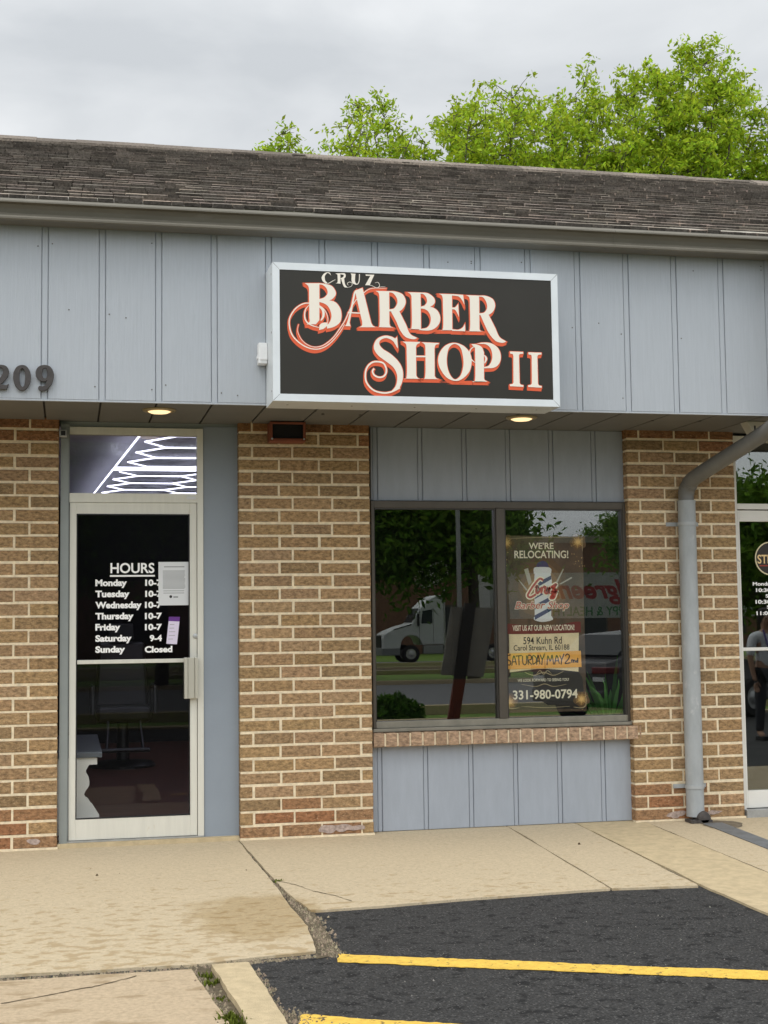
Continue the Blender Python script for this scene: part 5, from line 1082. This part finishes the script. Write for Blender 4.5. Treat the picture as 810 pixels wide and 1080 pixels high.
s = MB(); s.box(q_.x-.038,q_.x+.038,q_.y,q_.y+.009,q_.z-.05,q_.z+.10); s.build('phone_body', M_black, PH, bevel=.004)

# ================================================================== SKY, SUN, CAMERA
wd = bpy.data.worlds.new('World'); SC.world = wd; wd.use_nodes = True; k = NT(wd); bg = k.n['Background']
sk = k.add('ShaderNodeTexSky'); sk.sky_type = 'NISHITA'; sk.sun_disc = False
SUN_EL, SUN_AZ = 60., 232.
sk.sun_elevation = math.radians(SUN_EL); sk.sun_rotation = math.radians(SUN_AZ); sk.altitude = 200; sk.air_density = 1.; sk.dust_density = 2.
tc = k.add('ShaderNodeTexCoord'); mp = k.add('ShaderNodeMapping'); mp.inputs['Scale'].default_value = (1., 1., 2.2); k.link(tc.outputs['Generated'], mp.inputs[0])
nz = k.add('ShaderNodeTexNoise', Scale=4.2, Detail=6., Roughness=.5); nz.inputs['Distortion'].default_value = .3; k.link(mp.outputs[0], nz.inputs[0])
rp = k.add('ShaderNodeValToRGB'); rp.color_ramp.elements[0].position = .33; rp.color_ramp.elements[1].position = .66
rp.color_ramp.elements[0].color = (.70,.73,.755,1); rp.color_ramp.elements[1].color = (1.,1.02,1.03,1)
k.link(nz.outputs[0], rp.inputs[0])
sc_ = k.add('ShaderNodeVectorMath', operation='SCALE'); 
sx_ = k.add('ShaderNodeSeparateXYZ'); k.link(tc.outputs['Generated'], sx_.inputs[0]); zr_ = k.add('ShaderNodeMapRange'); zr_.inputs['From Min'].default_value = 0.; zr_.inputs['From Max'].default_value = 1.; zr_.inputs['To Min'].default_value = 4.6; zr_.inputs['To Max'].default_value = 9.5
k.link(sx_.outputs['Z'], zr_.inputs[0]); 
fy_ = k.add('ShaderNodeMapRange'); fy_.inputs['From Min'].default_value = .25; fy_.inputs['From Max'].default_value = -1.; fy_.inputs['To Min'].default_value = 1.; fy_.inputs['To Max'].default_value = 2.2; k.link(sx_.outputs['Y'], fy_.inputs[0])
fm_ = k.add('ShaderNodeMath', operation='MULTIPLY'); k.link(zr_.outputs[0], fm_.inputs[0]); k.link(fy_.outputs[0], fm_.inputs[1]); k.link(fm_.outputs[0], sc_.inputs['Scale']); k.link(rp.outputs[0], sc_.inputs[0])
mx = k.add('ShaderNodeMixRGB'); mx.inputs[0].default_value = .93; k.link(sk.outputs[0], mx.inputs[1]); k.link(sc_.outputs[0], mx.inputs[2])
k.link(mx.outputs[0], bg.inputs[0]); bg.inputs[1].default_value = .1
ld = bpy.data.lights.new('sun', 'SUN'); ld.energy = .9; ld.angle = math.radians(30); ld.color = (1., .95, .86)
so_ = bpy.data.objects.new('sun', ld); C.objects.link(so_)
az, el = math.radians(SUN_AZ), math.radians(SUN_EL); sd = Vector((math.sin(az)*math.cos(el), math.cos(az)*math.cos(el), math.sin(el)))
so_.rotation_euler = (-sd).to_track_quat('-Z', 'Y').to_euler()
cd = bpy.data.cameras.new('camera'); cam = bpy.data.objects.new('camera', cd); C.objects.link(cam)
cam.matrix_world = Matrix(((AR.x,AU.x,-AW.x,CP.x),(AR.y,AU.y,-AW.y,CP.y),(AR.z,AU.z,-AW.z,CP.z),(0,0,0,1)))
cd.sensor_fit = 'VERTICAL'; cd.sensor_height = 36.; cd.sensor_width = 27.; cd.lens = FPX/1080*36; cd.clip_start = .05; cd.clip_end = 2000
SC.camera = cam
SC.render.engine = 'CYCLES'; SC.cycles.max_bounces = 8; SC.cycles.transparent_max_bounces = 16; SC.cycles.glossy_bounces = 4; SC.cycles.use_denoising = True; SC.cycles.caustics_reflective = False; SC.cycles.caustics_refractive = False
vs = SC.view_settings; vs.view_transform = 'Standard'; vs.look = 'None'; vs.exposure = .55; vs.gamma = 1.; vs.use_curve_mapping = False
